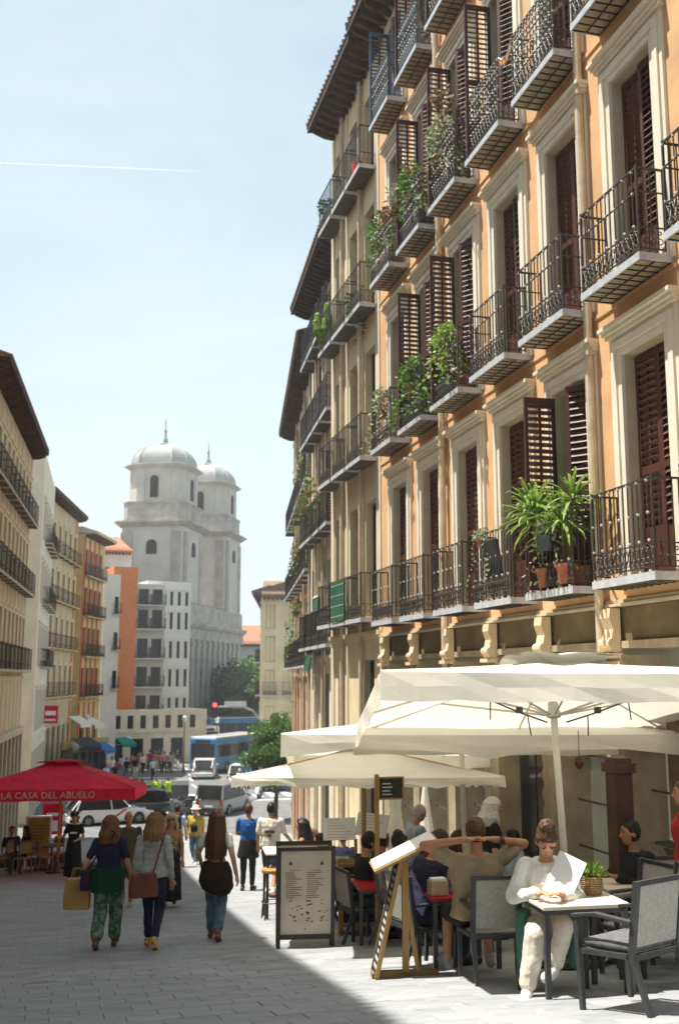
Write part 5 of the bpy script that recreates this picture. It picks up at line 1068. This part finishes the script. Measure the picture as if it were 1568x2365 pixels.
# ------------------------------------------------------------------ plants on the balconies
def fY(k, dy=0): return 10.7 + 1.93*k + dy
def pot_mesh(r_, h, m=mTerra): return cached(('pot', r_, h, m.name), lambda: MB().lathe([(r_*.7,0),(r_*.95,h*.85),(r_*1.08,h*.85),(r_*1.08,h),(r_*.9,h),(r_*.85,h*.8)], n=12).mesh('pot', m))
def plant(label, loc, size, n, leafm, L, w, pot=(.11,.18), flower=None, trail=0, seed=1, potm=mTerra, cat='plant', group=None, sq=1):
    random.seed(seed); r = thing('potted_plant', label, cat, loc, 0, group); ob('pot', pot_mesh(*pot, potm), r)
    g = wob_plant(MB(), (0,0,pot[1]+size[2]*.7), n, size, L, w, .3, sq)
    if trail:
        for i in range(trail): 
            a = random.uniform(0, 2*PI); x, y = size[0]*math.cos(a), size[1]*math.sin(a); z = pot[1]
            for s in range(9): g.leaf((x*(1+.1*s)+random.gauss(0,.03), y*(1+.1*s)+random.gauss(0,.03), z-.085*s), (random.gauss(0,1),random.gauss(0,1),-.6), L, w)
    g.build('foliage', leafm, r)
    if flower:
        f = MB()
        for i in range(flower[1]):
            d = V((random.gauss(0,1), random.gauss(0,1), random.gauss(.3,1))).normalized(); p = V((d.x*size[0], d.y*size[1], pot[1]+size[2]*.7+d.z*size[2]*.9)); f.ell(p, (.03,.03,.025), 6, 4)
        f.build('blossoms', flower[0], r)
    return r
XB = XF - .25
def palm(label, loc, n, L, seed, stem=.35, stems=3):
    random.seed(seed); r = thing('potted_plant', label, 'plant', loc); ob('pot', pot_mesh(.15, .26), r); g = MB(); st = MB()
    for s in range(stems):
        bx_, by_ = random.uniform(-.12,.12), random.uniform(-.25,.25); zt = stem*random.uniform(.7,1.25)+.25; st.tube([(bx_*.3,by_*.3,.2),(bx_,by_,zt)], .018, 5)
        for i in range(n):
            a = random.uniform(0, 2*PI); el = random.uniform(-.35, 1.25); d = V((math.cos(a)*math.cos(el), math.sin(a)*math.cos(el), math.sin(el))); LL = L*random.uniform(.6,1.1); p0 = V((bx_,by_,zt)); side = d.cross(V((0,0,1))).normalized(); w_ = .022
            p1 = p0 + d*LL*.5; p2 = p0 + d*LL*.9 - V((0,0,LL*.16)); p3 = p0 + d*LL*1.05 - V((0,0,LL*.34))
            g.poly([p0-side*.006, p0+side*.006, p1+side*w_, p1-side*w_]); g.poly([p1-side*w_, p1+side*w_, p2+side*w_*.7, p2-side*w_*.7]); g.poly([p2-side*w_*.7, p2+side*w_*.7, p3])
    g.build('fronds', mLeafB, r); st.build('stems', mat('plant_stem', (.16,.13,.06), .8), r); return r
palm('left strap-leaved palm spilling over the first-floor balcony rail', (XF-.36, fY(1,.22), 1.22), 44, .66, 1, .78, 3)
palm('right strap-leaved palm spilling over the first-floor balcony rail', (XF-.38, fY(1,-.42), 1.22), 46, .64, 2, .72, 3)
plant('grey-leaved plant in a hanging box between the two palms', (XF-.52, fY(1,-.1), 1.70), (.12,.2,.1), 130, mLeafG, .10, .018, (.12,.2), None, 6, 3, mIronBlue)
plant('red-flowering plant low behind the palm balcony bars', (XF-.22, fY(1,.05), 1.2), (.12,.12,.16), 60, mLeafD, .06, .02, (.1,.16), (mFlowerR, 26), 0, 4)
plant('terracotta pot of dark leaves right of the palms', (XF-.2, fY(1,-.5), 1.2), (.1,.1,.1), 40, mLeafD, .06, .02, (.14,.24), None, 0, 5)
bb = thing('folded_table', 'black folded table leaning on the third first-floor balcony', 'table', (XF-.33, fY(2,.05), 1.2), (0, R(-8), 0)); bevel(MB().box(-.02,.02,-.28,.28,.12,.92).build('table_top', mPlastic, bb), .01); MB().box(.02,.05,-.25,-.21,0,.9).box(.02,.05,.21,.25,0,.9).build('folded_legs', mIron, bb, kind='stuff')
plant('wilted trailing plant on the rail of the third first-floor balcony', (XF-.42, fY(2,.45), 2.05), (.1,.28,.1), 120, mLeafG, .07, .02, (.08,.12), None, 8, 6)
# second floor (f2), third floor (f3) greenery
def trail_box(label, k, z, seed, leafm, n=200, flower=None, dy=0, hh=.28, wv=.5, tr=12, potm=mTerra):
    return plant(label, (XF-.40, fY(k,dy), z), (.19,wv*1.05,hh*1.15), int(n*1.9), leafm, .105, .034, (.1,.16), flower, tr, seed, potm)
trail_box('yellow and green trailing plants filling the fourth second-floor balcony', 3, 5.55, 11, mLeafB, 170, (mFlowerY, 40), .1, .3, .5, 14)
trail_box('dark ivy hanging on the fifth second-floor balcony', 4, 5.5, 12, mLeaf, 200, (mFlowerY, 14), 0, .3, .5, 18)
trail_box('sparse grey plants on the sixth second-floor balcony', 5, 5.5, 13, mLeafG, 90, None, 0, .25, .4, 8)
plant('terracotta pot on the fourth second-floor balcony floor', (XF-.2, fY(3,-.5), 4.95), (.1,.1,.08), 30, mLeafD, .05, .02, (.14,.22), None, 0, 14)
trail_box('pale variegated plant cascading from the third third-floor balcony', 3, 9.45, 15, mLeafG, 190, (mFlowerW, 30), .1, .38, .45, 12)
trail_box('green trailing plant and pink geranium on the fourth third-floor balcony', 4, 9.5, 16, mLeaf, 170, (mFlowerP, 34), 0, .34, .5, 16)
plant('pale spiky plant standing proud of the fourth third-floor balcony', (XF-.5, fY(4,.55), 9.55), (.2,.2,.22), 70, mLeafG, .2, .022, (.1,.16), None, 0, 17)
trail_box('white-blooming plants on the sixth third-floor balcony', 5, 9.35, 18, mLeaf, 140, (mFlowerW, 60), .1, .36, .5, 8)
plant('red geranium on the rail of the sixth third-floor balcony', (XF-.42, fY(5,-.45), 9.75), (.14,.14,.14), 40, mLeaf, .06, .025, (.09,.14), (mFlowerR, 40), 0, 19)
trail_box('brown-leaved creeper on the second third-floor balcony', 3, 10.15, 20, mat('dry_leaf', (.22,.13,.05), .7, var=.4, trans=.2), 60, None, 0, .3, .35, 0)
# garland across two top balconies
gl = thing('garland', 'garland of orange and white pennants strung between third-floor balconies', 'garland'); g = MB(); A, B = V((XF-.42, fY(2,-.7), 9.85)), V((XF-.42, fY(1,.7), 9.9)); pts = [A.lerp(B, i/10) - V((.0,0,.18*math.sin(PI*i/10))) for i in range(11)]; g.tube(pts, .008, 4); g.build('cord', mPaper, gl)
mOr = mat('orange_pennant', (.6,.16,.02), .8, trans=.3)
for i in range(1, 10): MB().poly([pts[i]+V((0,-.05,0)), pts[i]+V((0,.05,0)), pts[i]+V((.01,0,-.13))]).build('pennant', mOr if i % 2 else mFlowerY, gl)
# cream and white houses
plant('round clipped bush in a pot at the top far corner of the cream house', (6.42, 25.55, 12.21), (.34,.34,.26), 300, mLeafD, .08, .03, (.17,.34), None, 0, 31, sq=1)
ct = thing('potted_plant', 'bright green cactus-like euphorbia on the far balcony of the narrow cream house', 'plant', (6.42, 25.7, 8.71)); ob('pot', pot_mesh(.22, .3), ct); g = MB()
for (x, y, h_, r_) in ((0,0,1.05,.13),(-.22,.05,.75,.13),(-.1,-.2,.55,.11),(-.30,-.1,.5,.12)): g.cap((x*.5,y*.5,.25),r_*.9,(x,y,.25+h_*.55),r_*1.1,8); g.cap((x,y,.25+h_*.55),r_*1.05,(x*1.2,y,.25+h_),r_*.7,8)
g.build('fleshy_stems', mLeafB, ct); 
rb = tagged(MB().lathe([(.14,0),(.16,.28),(.14,.28)], n=12).build('bucket', mat('red_plastic', (.6,.02,.02), .5), None, (6.38, 22.5, 12.21)), 'bright red bucket on the top balcony of the narrow cream house', 'bucket')
for i, (y, z, fm, lab) in enumerate(((22.9,8.72,None,'dark trailing plant on the third balcony up of the cream house'),(28.6,5.2,(mFlowerY,40),'yellow-flowering shrub on a white house balcony'),(30.2,5.0,(mFlowerP,36),'pink geraniums on the next white house balcony'),(31.6,1.9,(mFlowerR,24),'red geraniums low on the white house'))):
    plant(lab, (6.7-.33+max(0, y-26)*.09, y, z), (.16,.35,.26), 150, mLeaf if i else mLeafD, .08, .03, (.11,.17), fm, 10, 40+i)
for i, (y, z) in enumerate(((35.5,7.5),(37.4,4.5),(39.3,4.5),(41.2,1.2))):
    plant(('leafy green pot plant','orange-flowered pot plant','red-flowered pot plant','pale-flowered pot plant')[i] + ' on a far balcony of the peach house', (8.05+(y-33.4)*.159-.45, y, z), (.18,.4,.3), 110, mLeaf, .10, .04, (.11,.17), (None,(mFlowerP,30),(mFlowerR,30),(mFlowerW,26))[i], 8, 50+i)
gs = thing('balcony_screen', 'green canvas screen tied to the lowest cream house balcony', 'screen', (6.7-.47, 23.9, 1.35)); b_ = MB().box(-.006,.006,-.62,.62,0,.98).build('cloth', mat('green_canvas', (.02,.10,.05), .8, var=.15), gs); g = MB(); [g.box(-.012,-.007,-.62,.62,.25*i+.1,.25*i+.115) for i in range(4)]; g.build('ties', mChalkW, b_, kind='stuff')
gs = thing('balcony_blind', 'long green roller blind hanging over a white house balcony', 'blind', (7.1, 31.0, .2), (0,R(8),R(-5))); MB().box(-.02,.02,-.55,.55,0,2.3).build('cloth', mat('green_canvas', (.02,.10,.05)), gs); MB().tube([(0,-.6,2.3),(0,.6,2.3)], .05, 8).build('roller', mOffW, gs)

# ------------------------------------------------------------------ vehicles
def wheel(parent, x, y, r_, w=.2):
    o = MB().lathe([(r_*.62,-w/2),(r_*.95,-w/2),(r_,-w/2+.03),(r_,w/2-.03),(r_*.95,w/2),(r_*.62,w/2)], n=20).build('wheel', mRubber, parent, (x, y, r_), (0, PI/2, 0), smooth=False)
    g = MB().lathe([(.001,w*.40),(r_*.6,w*.36),(r_*.64,w*.46)], n=20, cap=False); g.lathe([(.001,-w*.40),(r_*.6,-w*.36),(r_*.64,-w*.46)], n=20, cap=False); g.build('rim', mPlastic, o)
    g = MB()
    for s in (-1, 1):
        for k in range(7): a = 2*PI*k/7; c, sn = math.cos(a), math.sin(a); g.tube([(.03*c,.03*sn,s*w*.47),(r_*.62*c,r_*.62*sn,s*w*.47)], .028, 4)
    g.build('spokes', mRim, o); return o
def car(name, label, loc, rz, L, Wd, H, paint, kind='hatch', cat='car', stripe=False):
    """nose towards local +y"""
    r = thing(name, label, cat, loc, (0,0,R(rz))); h = L/2; wr = .32 if H < 1.7 else .33; wb = L*.30
    belt = .58*H if kind != 'van' else .56*H
    st = {'hatch': [(-h,.40,.30,.50),(-h+.12,.46,.20,.62),(-h+.6,.5,.18,1),(h-1.5,.5,.18,1),(h-.75,.49,.18,.93),(h-.2,.45,.2,.72),(h,.38,.30,.55)],
          'van': [(-h,.44,.25,.9),(-h+.08,.48,.2,1),(h-1.3,.5,.18,1),(h-.6,.48,.18,.93),(h-.15,.45,.2,.75),(h,.39,.28,.6)]}[kind]
    rings = []
    for y, hw, z0, z1 in st:
        a = hw*Wd; zb, zt = z0*(1 if kind else 1), z1*belt; m_ = (zb+zt)/2
        rings.append([(-a*.86,y,zb),(a*.86,y,zb),(a*.97,y,zb+.12),(a,y,m_),(a*.97,y,zt-.10),(a*.86,y,zt),(-a*.86,y,zt),(-a*.97,y,zt-.10),(-a,y,m_),(-a*.97,y,zb+.12)])
    b = MB().loft(rings).build('body', paint, r, smooth=False); bevel(b, .04, 2)
    if kind == 'hatch': cb = [(-h+.12,.36,.40,belt-.02),(-h+.55,.40,.44,H-.06),(-.2,.42,.46,H),(.35,.41,.46,H-.05),(h-1.35,.40,.46,belt+.0)]
    else: cb = [(-h+.06,.41,.47,belt),(-h+.2,.42,.47,H-.04),(.3,.43,.48,H),(.75,.42,.48,H-.07),(h-1.0,.42,.48,belt+.02)]
    rings = [[(-lo*Wd,y,belt-.05),(lo*Wd,y,belt-.05),(hi*Wd,y,max(zt,belt)),(-hi*Wd,y,max(zt,belt))] for y, hi, lo, zt in cb]
    MB().loft(rings).build('windows', mGlass, r)
    g = MB(); tops = [(y, hi*Wd, max(zt, belt)) for y, hi, lo, zt in cb]
    for s in (-1, 1):
        g.tube([(s*(a+.004), y, z) for y, a, z in tops], .045, 5)
        for i in (1, 2): y, hi, lo, zt = cb[i]; g.tube([(s*lo*Wd+.004*s,y-(.25 if i == 1 else -.1),belt-.03),(s*hi*Wd+.004*s,y,zt)], .04, 5)
    g.loft([[(-a,y,z-.03),(a,y,z-.03),(a*.97,y,z+.025),(-a*.97,y,z+.025)] for y, a, z in tops[1:4]]); g.build('roof', paint, r)
    for sx in (-1, 1):
        for sy in (-1, 1): wheel(r, sx*(Wd/2-.10), sy*wb, wr)
        MB().ell((sx*Wd*.36,h-.13,belt*.66),(.17,.12,.08),10,6).build('headlight', mHead, r)
        MB().box(sx*Wd*.40-.09,sx*Wd*.40+.09,-h-.015,-h+.06,belt*.62,belt*(.98 if kind == 'van' else .8)).build('tail_light', mTail, r)
        MB().ell((sx*(Wd/2+.06),h-1.45,belt+.06),(.09,.06,.07),8,6).build('wing_mirror', paint, r)
    MB().box(-Wd*.46,Wd*.46,-h-.06,-h+.05,.26,.50).build('rear_bumper', mPlastic if kind == 'van' else paint, r); MB().box(-Wd*.44,Wd*.44,h-.1,h+.05,.22,.42).build('front_bumper', mPlastic, r)
    MB().box(-.26,.26,-h-.07,-h-.06,.55,.66).build('number_plate', mPaper, r)
    if kind == 'van': MB().box(-Wd*.36,Wd*.36,-h-.012,-h+.02,belt*.98,H*.88).build('rear_window', mGlass, r); MB().box(-Wd*.45,-Wd*.43,-h*.8,h*.3,H,H+.06).box(Wd*.43,Wd*.45,-h*.8,h*.3,H,H+.06).build('roof_rail', mChrome, r)
    if stripe:
        s_ = MB()
        for sx in (-1, 1): x = sx*(Wd*.5+.012); s_.poly([(x,-.25,.32),(x,-.05,.32),(x*.985,.75,belt-.04),(x*.985,.55,belt-.04)])
        s_.build('door_stripe', mat('red_stripe', (.6,.05,.03), .5), r)
    return r
mCarW = mat('white_car_paint', (.74,.74,.73), .25, var=.03, spec=.5, coat=.6); mCarG = mat('dark_grey_car_paint', (.09,.10,.11), .25, .3, var=.05, coat=.6); mCarS = mat('silver_car_paint', (.30,.29,.27), .3, .3, var=.05, coat=.5); mBlue = mat('bus_blue', (.03,.18,.42), .4, var=.1, coat=.3)
car('parked_car', 'white taxi with a red diagonal stripe crossing behind the red parasol', P(252, 56.0), -76+FV*0, 4.5, 1.85, 1.5, mCarW, stripe=True)
car('parked_car', 'dark grey hatchback half hidden behind the white taxi', P(358, 60.0), -80, 4.2, 1.8, 1.46, mCarG)
car('parked_car', 'silver people carrier seen from behind on the crossing', P(518, 61.2), -32, 4.3, 1.8, 1.75, mCarS, 'van')
car('parked_car', 'white taxi driving away further down the street', P(473, 84.0), FV+4, 4.4, 1.8, 1.5, mCarW)
def bus(label, px, d, rz, L, H, m, name='bus', two=None):
    r = thing(name, label, 'bus', P(px, d), (0,0,R(rz))); w = 1.25; h = L/2
    bevel(MB().box(-w,w,-h,h,.32,H).build('body', m, r), .12, 3); bevel(MB().box(-w+.05,w-.05,-h+.1,h-.1,H,H+.1).build('roof', mCarW, r), .03)
    for s in (-1, 1):
        n = int(L/1.5)
        for i in range(n): y0 = -h+.35+i*(L-.7)/n; MB().box(s*w-.012,s*w+.012,y0,y0+(L-.7)/n-.08,1.35,H-.55).build('window', mGlass, r)
        for y in (-h*.55, h*.6): wheel(r, s*(w-.14), y, .48, .28)
        for e in (-1, 1): MB().box(s*.95-.15,s*.95+.15,e*h-.012,e*h+.012,.6,.78).build('tail_light' if e < 0 else 'headlight', mTail if e < 0 else mHead, r)
    for e in (-1, 1): MB().box(-1.1,1.1,e*h-.013,e*h+.013,1.15,H-.45).build('windscreen', mGlass, r); MB().box(-.7,.7,e*h-.016,e*h+.016,H-.4,H-.12).build('destination_panel', mPlastic, r)
    return r
car('parked_car', 'pale grey hatchback parked far down the left kerb', P(432, 101), FV+20, 4.2, 1.8, 1.46, mCarS)
car('parked_car', 'dark hatchback following the people carrier on the crossing', P(598, 74), FV+60, 4.1, 1.8, 1.46, mCarG)
car('parked_car', 'small white hatchback waiting in front of the green tree', P(566, 79), FV-12, 4.0, 1.75, 1.46, mCarW)
bus('blue city bus with a large rear window waiting beyond the crossing', 527, 91, FV-22, 9, 2.9, mBlue)
bus('white coach standing behind the blue city bus', 452, 106, FV+24, 8, 3.1, mCarW)
bus('second blue bus mostly hidden by the white parasols', 610, 76, FV+8, 7, 2.2, mBlue)
bus('distant blue bus in front of the dark trees', 536, 118, FV-60, 6.5, 3.4, mBlue)
def scooter(label, px, d, rz, paint, group='scooters and motorbikes on the crossing'):
    r = thing('scooter', label, 'scooter', P(px, d), (0,0,R(rz)), group)
    for y in (-.6, .62): wheel(r, 0, y, .26, .11)
    bevel(MB().loft([[(-.16,-.75,.45),(.16,-.75,.45),(.16,-.75,.72),(-.16,-.75,.72)],[(-.17,-.2,.35),(.17,-.2,.35),(.15,-.2,.74),(-.15,-.2,.74)],[(-.15,.2,.28),(.15,.2,.28),(.15,.2,.36),(-.15,.2,.36)],[(-.17,.42,.32),(.17,.42,.32),(.16,.5,.95),(-.16,.5,.95)]]).build('body', paint, r), .04, 2)
    bevel(MB().box(-.14,.14,-.72,.0,.73,.82).build('saddle', mPlastic, r), .03, 2); MB().tube([(-.32,.38,1.05),(0,.46,1.0),(.32,.38,1.05)], .018, 5).tube([(0,.46,1.0),(0,.62,.3)], .03, 6).build('handlebar', mPlastic, r); bevel(MB().box(-.18,.18,-1.0,-.68,.84,1.15).build('top_box', mPlastic, r), .03); MB().ell((0,.55,.86),(.09,.06,.09),8,6).build('headlight', mHead, r)
for i, (px, d, rz, m_, lab) in enumerate(((556,70,-30,mCarW,'white scooter parked left of the green tree'),(410,58,40,mCarG,'dark scooter crossing behind the people carrier'),(425,60,20,mPlastic,'black motorbike beside the silver people carrier'),(585,68,-50,mCarW,'pale scooter under the green tree'))): scooter(lab, px, d, rz, m_)
person('rider in a pale jacket standing by the white scooter', P(553,70.5), 20, 1.7, 'stand', hair=('short', mHairW), top=('loose', cWhite, 2), low=('trousers', cBlack), shoe=sBlack, vox=.025, detail=0)
# barrier of the road works, traffic light, lamps
br = thing('barrier', 'grey site barrier in front of the road workers', 'barrier', P(358, 66), (0,0,R(-12))); MB().box(-2.1,2.1,-.03,.03,.15,1.1).build('panel', mat('grey_mesh_panel', (.12,.13,.14), .8, var=.2), br); MB().box(-2.1,2.1,-.05,.05,1.1,1.4).build('top_board', mOffW, br)
for x in (-2,-.7,.7,2): MB().box(x-.04,x+.04,-.2,.2,0,1.1).build('foot', mIron, br)
tl = thing('traffic_light', 'traffic light on a long curved mast arm showing red over the street', 'traffic light', P(602, 72)); zz = lambda py: air(600, py, 72).z - P(602,72).z
top = zz(1632); g = MB().tube([(0,0,0),(0,0,top-1.6),(-.15,0,top-.9),(-.6,0,top-.3),(-1.3,0,top),(-3.25,-.2,top+.02)], [.11,.09,.085,.08,.075,.06], 8); g.build('mast', mat('galvanised_steel', (.34,.35,.34), .5, .4), tl)
MB().box(-3.5,-3.12,-.34,-.1,top-.75,top+.35).build('signal_box', mPlastic, tl); MB().lathe([(.001,.02),(.13,.02),(.13,0)], n=12).build('red_lens', emit('red_signal', (1,.03,.02), 5), tl, (-3.31,-.35,top+.14), (R(90),0,0))
for k in (1, 2): MB().lathe([(.12,.02),(.12,0)], n=12).build('dark_lens', mat('dark_lens', (.03,.05,.03), .3), tl, (-3.31,-.35,top+.14-.32*k), (R(90),0,0))
MB().box(-2.6,-1.1,-.1,-.05,top-.05-.0+.08,top+.38).build('sign_panel', mOffW, tl)
def lamp(label, px, d, h_): 
    r = thing('street_lamp', label, 'street lamp', P(px, d), 0, 'street lamps down the street'); MB().lathe([(.12,0),(.1,.6),(.055,.8),(.045,h_)], n=8).build('post', mIronBlue, r); MB().lathe([(.05,0),(.16,.1),(.2,.4),(.05,.5)], (0,0,h_), 8).build('lantern', mHead, r)
lamp('tall grey lamp post in front of the cream shop row', 424, 88, 4.2); lamp('grey lamp post near the crossing beside the bus', 500, 90, 4.0); lamp('lamp post by the ochre house shops', 196, 80, 4.6)
# shop signs and awnings on the left
sg = thing('shop_sign', 'red box sign sticking out over the left pavement', 'sign', tuple(air(118, 1650, 66)), (0,0,R(-6))); MB().box(-.45,.45,-.1,.1,-.55,.55).build('sign_box', mRedCan, sg); MB().box(-.33,.33,-.105,-.1005,-.05,.22).box(-.33,.33,-.105,-.1005,-.4,-.28).build('sign_print', mPaper, sg, kind='stuff'); MB().box(-.9,-.45,-.02,.02,-.02,.02).build('bracket', mIron, sg)
def awning(label, px, py, d, rz, w, m, drop=.7, out=1.0): 
    r = thing('awning', label, 'awning', tuple(air(px, py, d)), (0,0,R(rz)), 'shop awnings on the left pavement'); MB().loft([[(-w/2,0,.35),(w/2,0,.35),(w/2,0,.33),(-w/2,0,.33)],[(-w/2,-out,-.2),(w/2,-out,-.2),(w/2,-out,-.22),(-w/2,-out,-.22)]]).build('canopy', m, r); MB().box(-w/2,w/2,-out-.012,-out,-.45,-.2).build('valance', m, r); MB().tube([(-w/2+.05,-out,-.2),(-w/2+.05,0,-.25)], .015, 5).tube([(w/2-.05,-out,-.2),(w/2-.05,0,-.25)], .015, 5).build('arm', mChrome, r)
LA = 79
awning('bright blue awning over a red shopfront on the left', 228, 1725, 78, LA-20, 1.8, mat('blue_canvas', (.04,.16,.42), .8, trans=.2)); awning('dark awning over a gilded shopfront on the left', 185, 1715, 74, LA-20, 2.6, mat('charcoal_canvas', (.03,.03,.04), .8)); awning('small white awning above the left shops', 172, 1665, 76, LA-20, 1.6, mCanvas); awning('teal awning further down the left pavement', 282, 1712, 90, LA-40, 1.6, mat('teal_canvas', (.02,.22,.18), .8)); awning('second white awning above the ochre house shops', 205, 1668, 82, LA-20, 1.5, mCanvas)
sf = thing('shopfront', 'dark red timber shopfront under the blue awning', 'shopfront', P(218, 80), (0,0,R(LA-20))); MB().box(-1.6,1.6,-.1,.1,0,2.9).build('panel', mRedDoor, sf); [MB().box(a,a+.8,-.115,-.101,.7,2.5).build('pane', mGlass, sf) for a in (-1.45,-.4,.6)]; MB().box(-1.7,1.7,-.2,.1,2.9,3.3).build('fascia', mat('gilded_fascia', (.4,.27,.07), .5, var=.2), sf)
sf = thing('shopfront', 'gilded shopfront with green globe lamps under the dark awning', 'shopfront', P(170, 76), (0,0,R(LA-16))); MB().box(-2.0,2.0,-.1,.1,0,2.8).build('panel', mat('brown_shop_panel', (.1,.06,.03), .6), sf); [MB().box(a,a+.8,-.115,-.101,.7,2.4).build('pane', mGlass, sf) for a in (-1.8,-.5,.8)]; MB().box(-2.1,2.1,-.2,.1,2.8,3.3).build('fascia', mat('gilded_fascia', (.4,.27,.07)), sf); [MB().ell((x,-.5,2.9),(.28,.28,.3),10,8).build('globe_lamp', mat('pale_green_globe', (.35,.48,.38), .2), sf) for x in (-1.0,.9)]
# ------------------------------------------------------------------ trees
def tree(label, px, d, h_, cr, n, leafm, L, seed, group, trunk=None, sq=1.0):
    random.seed(seed); q = P(px, d); r = thing('tree', label, 'tree', q, 0, group); th = h_*.42
    g = MB().tube([(0,0,0),(.05,0,th*.6),(0,.05,th)], [.14,.11,.09], 8)
    for i in range(7): a = 2*PI*i/7+random.random(); e = V((math.cos(a)*cr*.6, math.sin(a)*cr*.6, h_*random.uniform(.6,.85))); g.tube([(0,0,th*random.uniform(.7,1)), e*.5+V((0,0,th*.3)), e], [.06,.04,.02], 5)
    g.build('trunk', mat('tree_bark', (.10,.075,.05), .9, var=.3, scale=8), r); f = MB()
    cl = [(V((random.gauss(0,.45)*cr, random.gauss(0,.45)*cr, h_*.64+random.gauss(0,.15)*h_*sq)), cr*random.uniform(.3,.5)) for _ in range(34)]
    for c, rr_ in cl: wob_plant(f, c, n//34, (rr_,rr_,rr_*.8), L, L*.36, .1)
    f.build('crown', leafm, r); return r
tree('round bright green street tree left of the white parasols', 636, 57, 5.8, 1.45, 15000, mLeaf, .17, 1, 'street trees at the crossing')
tree('slim green tree climbing beside the pale yellow house', 690, 50, 6.3, .55, 1400, mLeafB, .16, 2, 'street trees at the crossing')
for i, (px, d, h_, cr, m_) in enumerate(((505,128,8.2,2.8,mLeafD),(535,126,8.6,3.0,mLeafD),(568,122,9.4,2.6,mLeaf),(600,120,9.8,3.0,mLeafD),(618,112,11.0,2.0,mLeaf),(555,128,8.2,3.0,mLeafD))):
    tree(('dark tree at the foot of the church, leftmost of the row','dark tree second from the left below the church','sunlit mid green tree right of the church','dense dark tree between the church and the yellow house','taller green tree touching the pale yellow house','dark tree behind the traffic light arm')[i], px, d, h_, cr, 2600, m_, .42, 60+i, 'trees in front of the church', sq=1.25)
# vapour trail high in the sky
A, B = air(-30, 376, 4000), air(466, 396, 4000); tr_ = MB().tube([A, A.lerp(B,.35), A.lerp(B,.75), B], [3,2.6,2,.7], 8).build('vapour_trail', mat('vapour', (.9,.9,.9), 1), None, kind='structure')
hm = bpy.data.materials.new('summer_haze'); hm.use_nodes = True; hn = hm.node_tree.nodes; hn.remove(hn['Principled BSDF'])
pv = hn.new('ShaderNodeVolumePrincipled'); pv.inputs['Color'].default_value = (.9,.95,1,1); pv.inputs['Density'].default_value = .0008; pv.inputs['Anisotropy'].default_value = .2
hm.node_tree.links.new(pv.outputs['Volume'], hn['Material Output'].inputs['Volume'])
MB().box(-720,720,-40,2520,-10.5,34).build('haze', hm, None, kind='stuff')
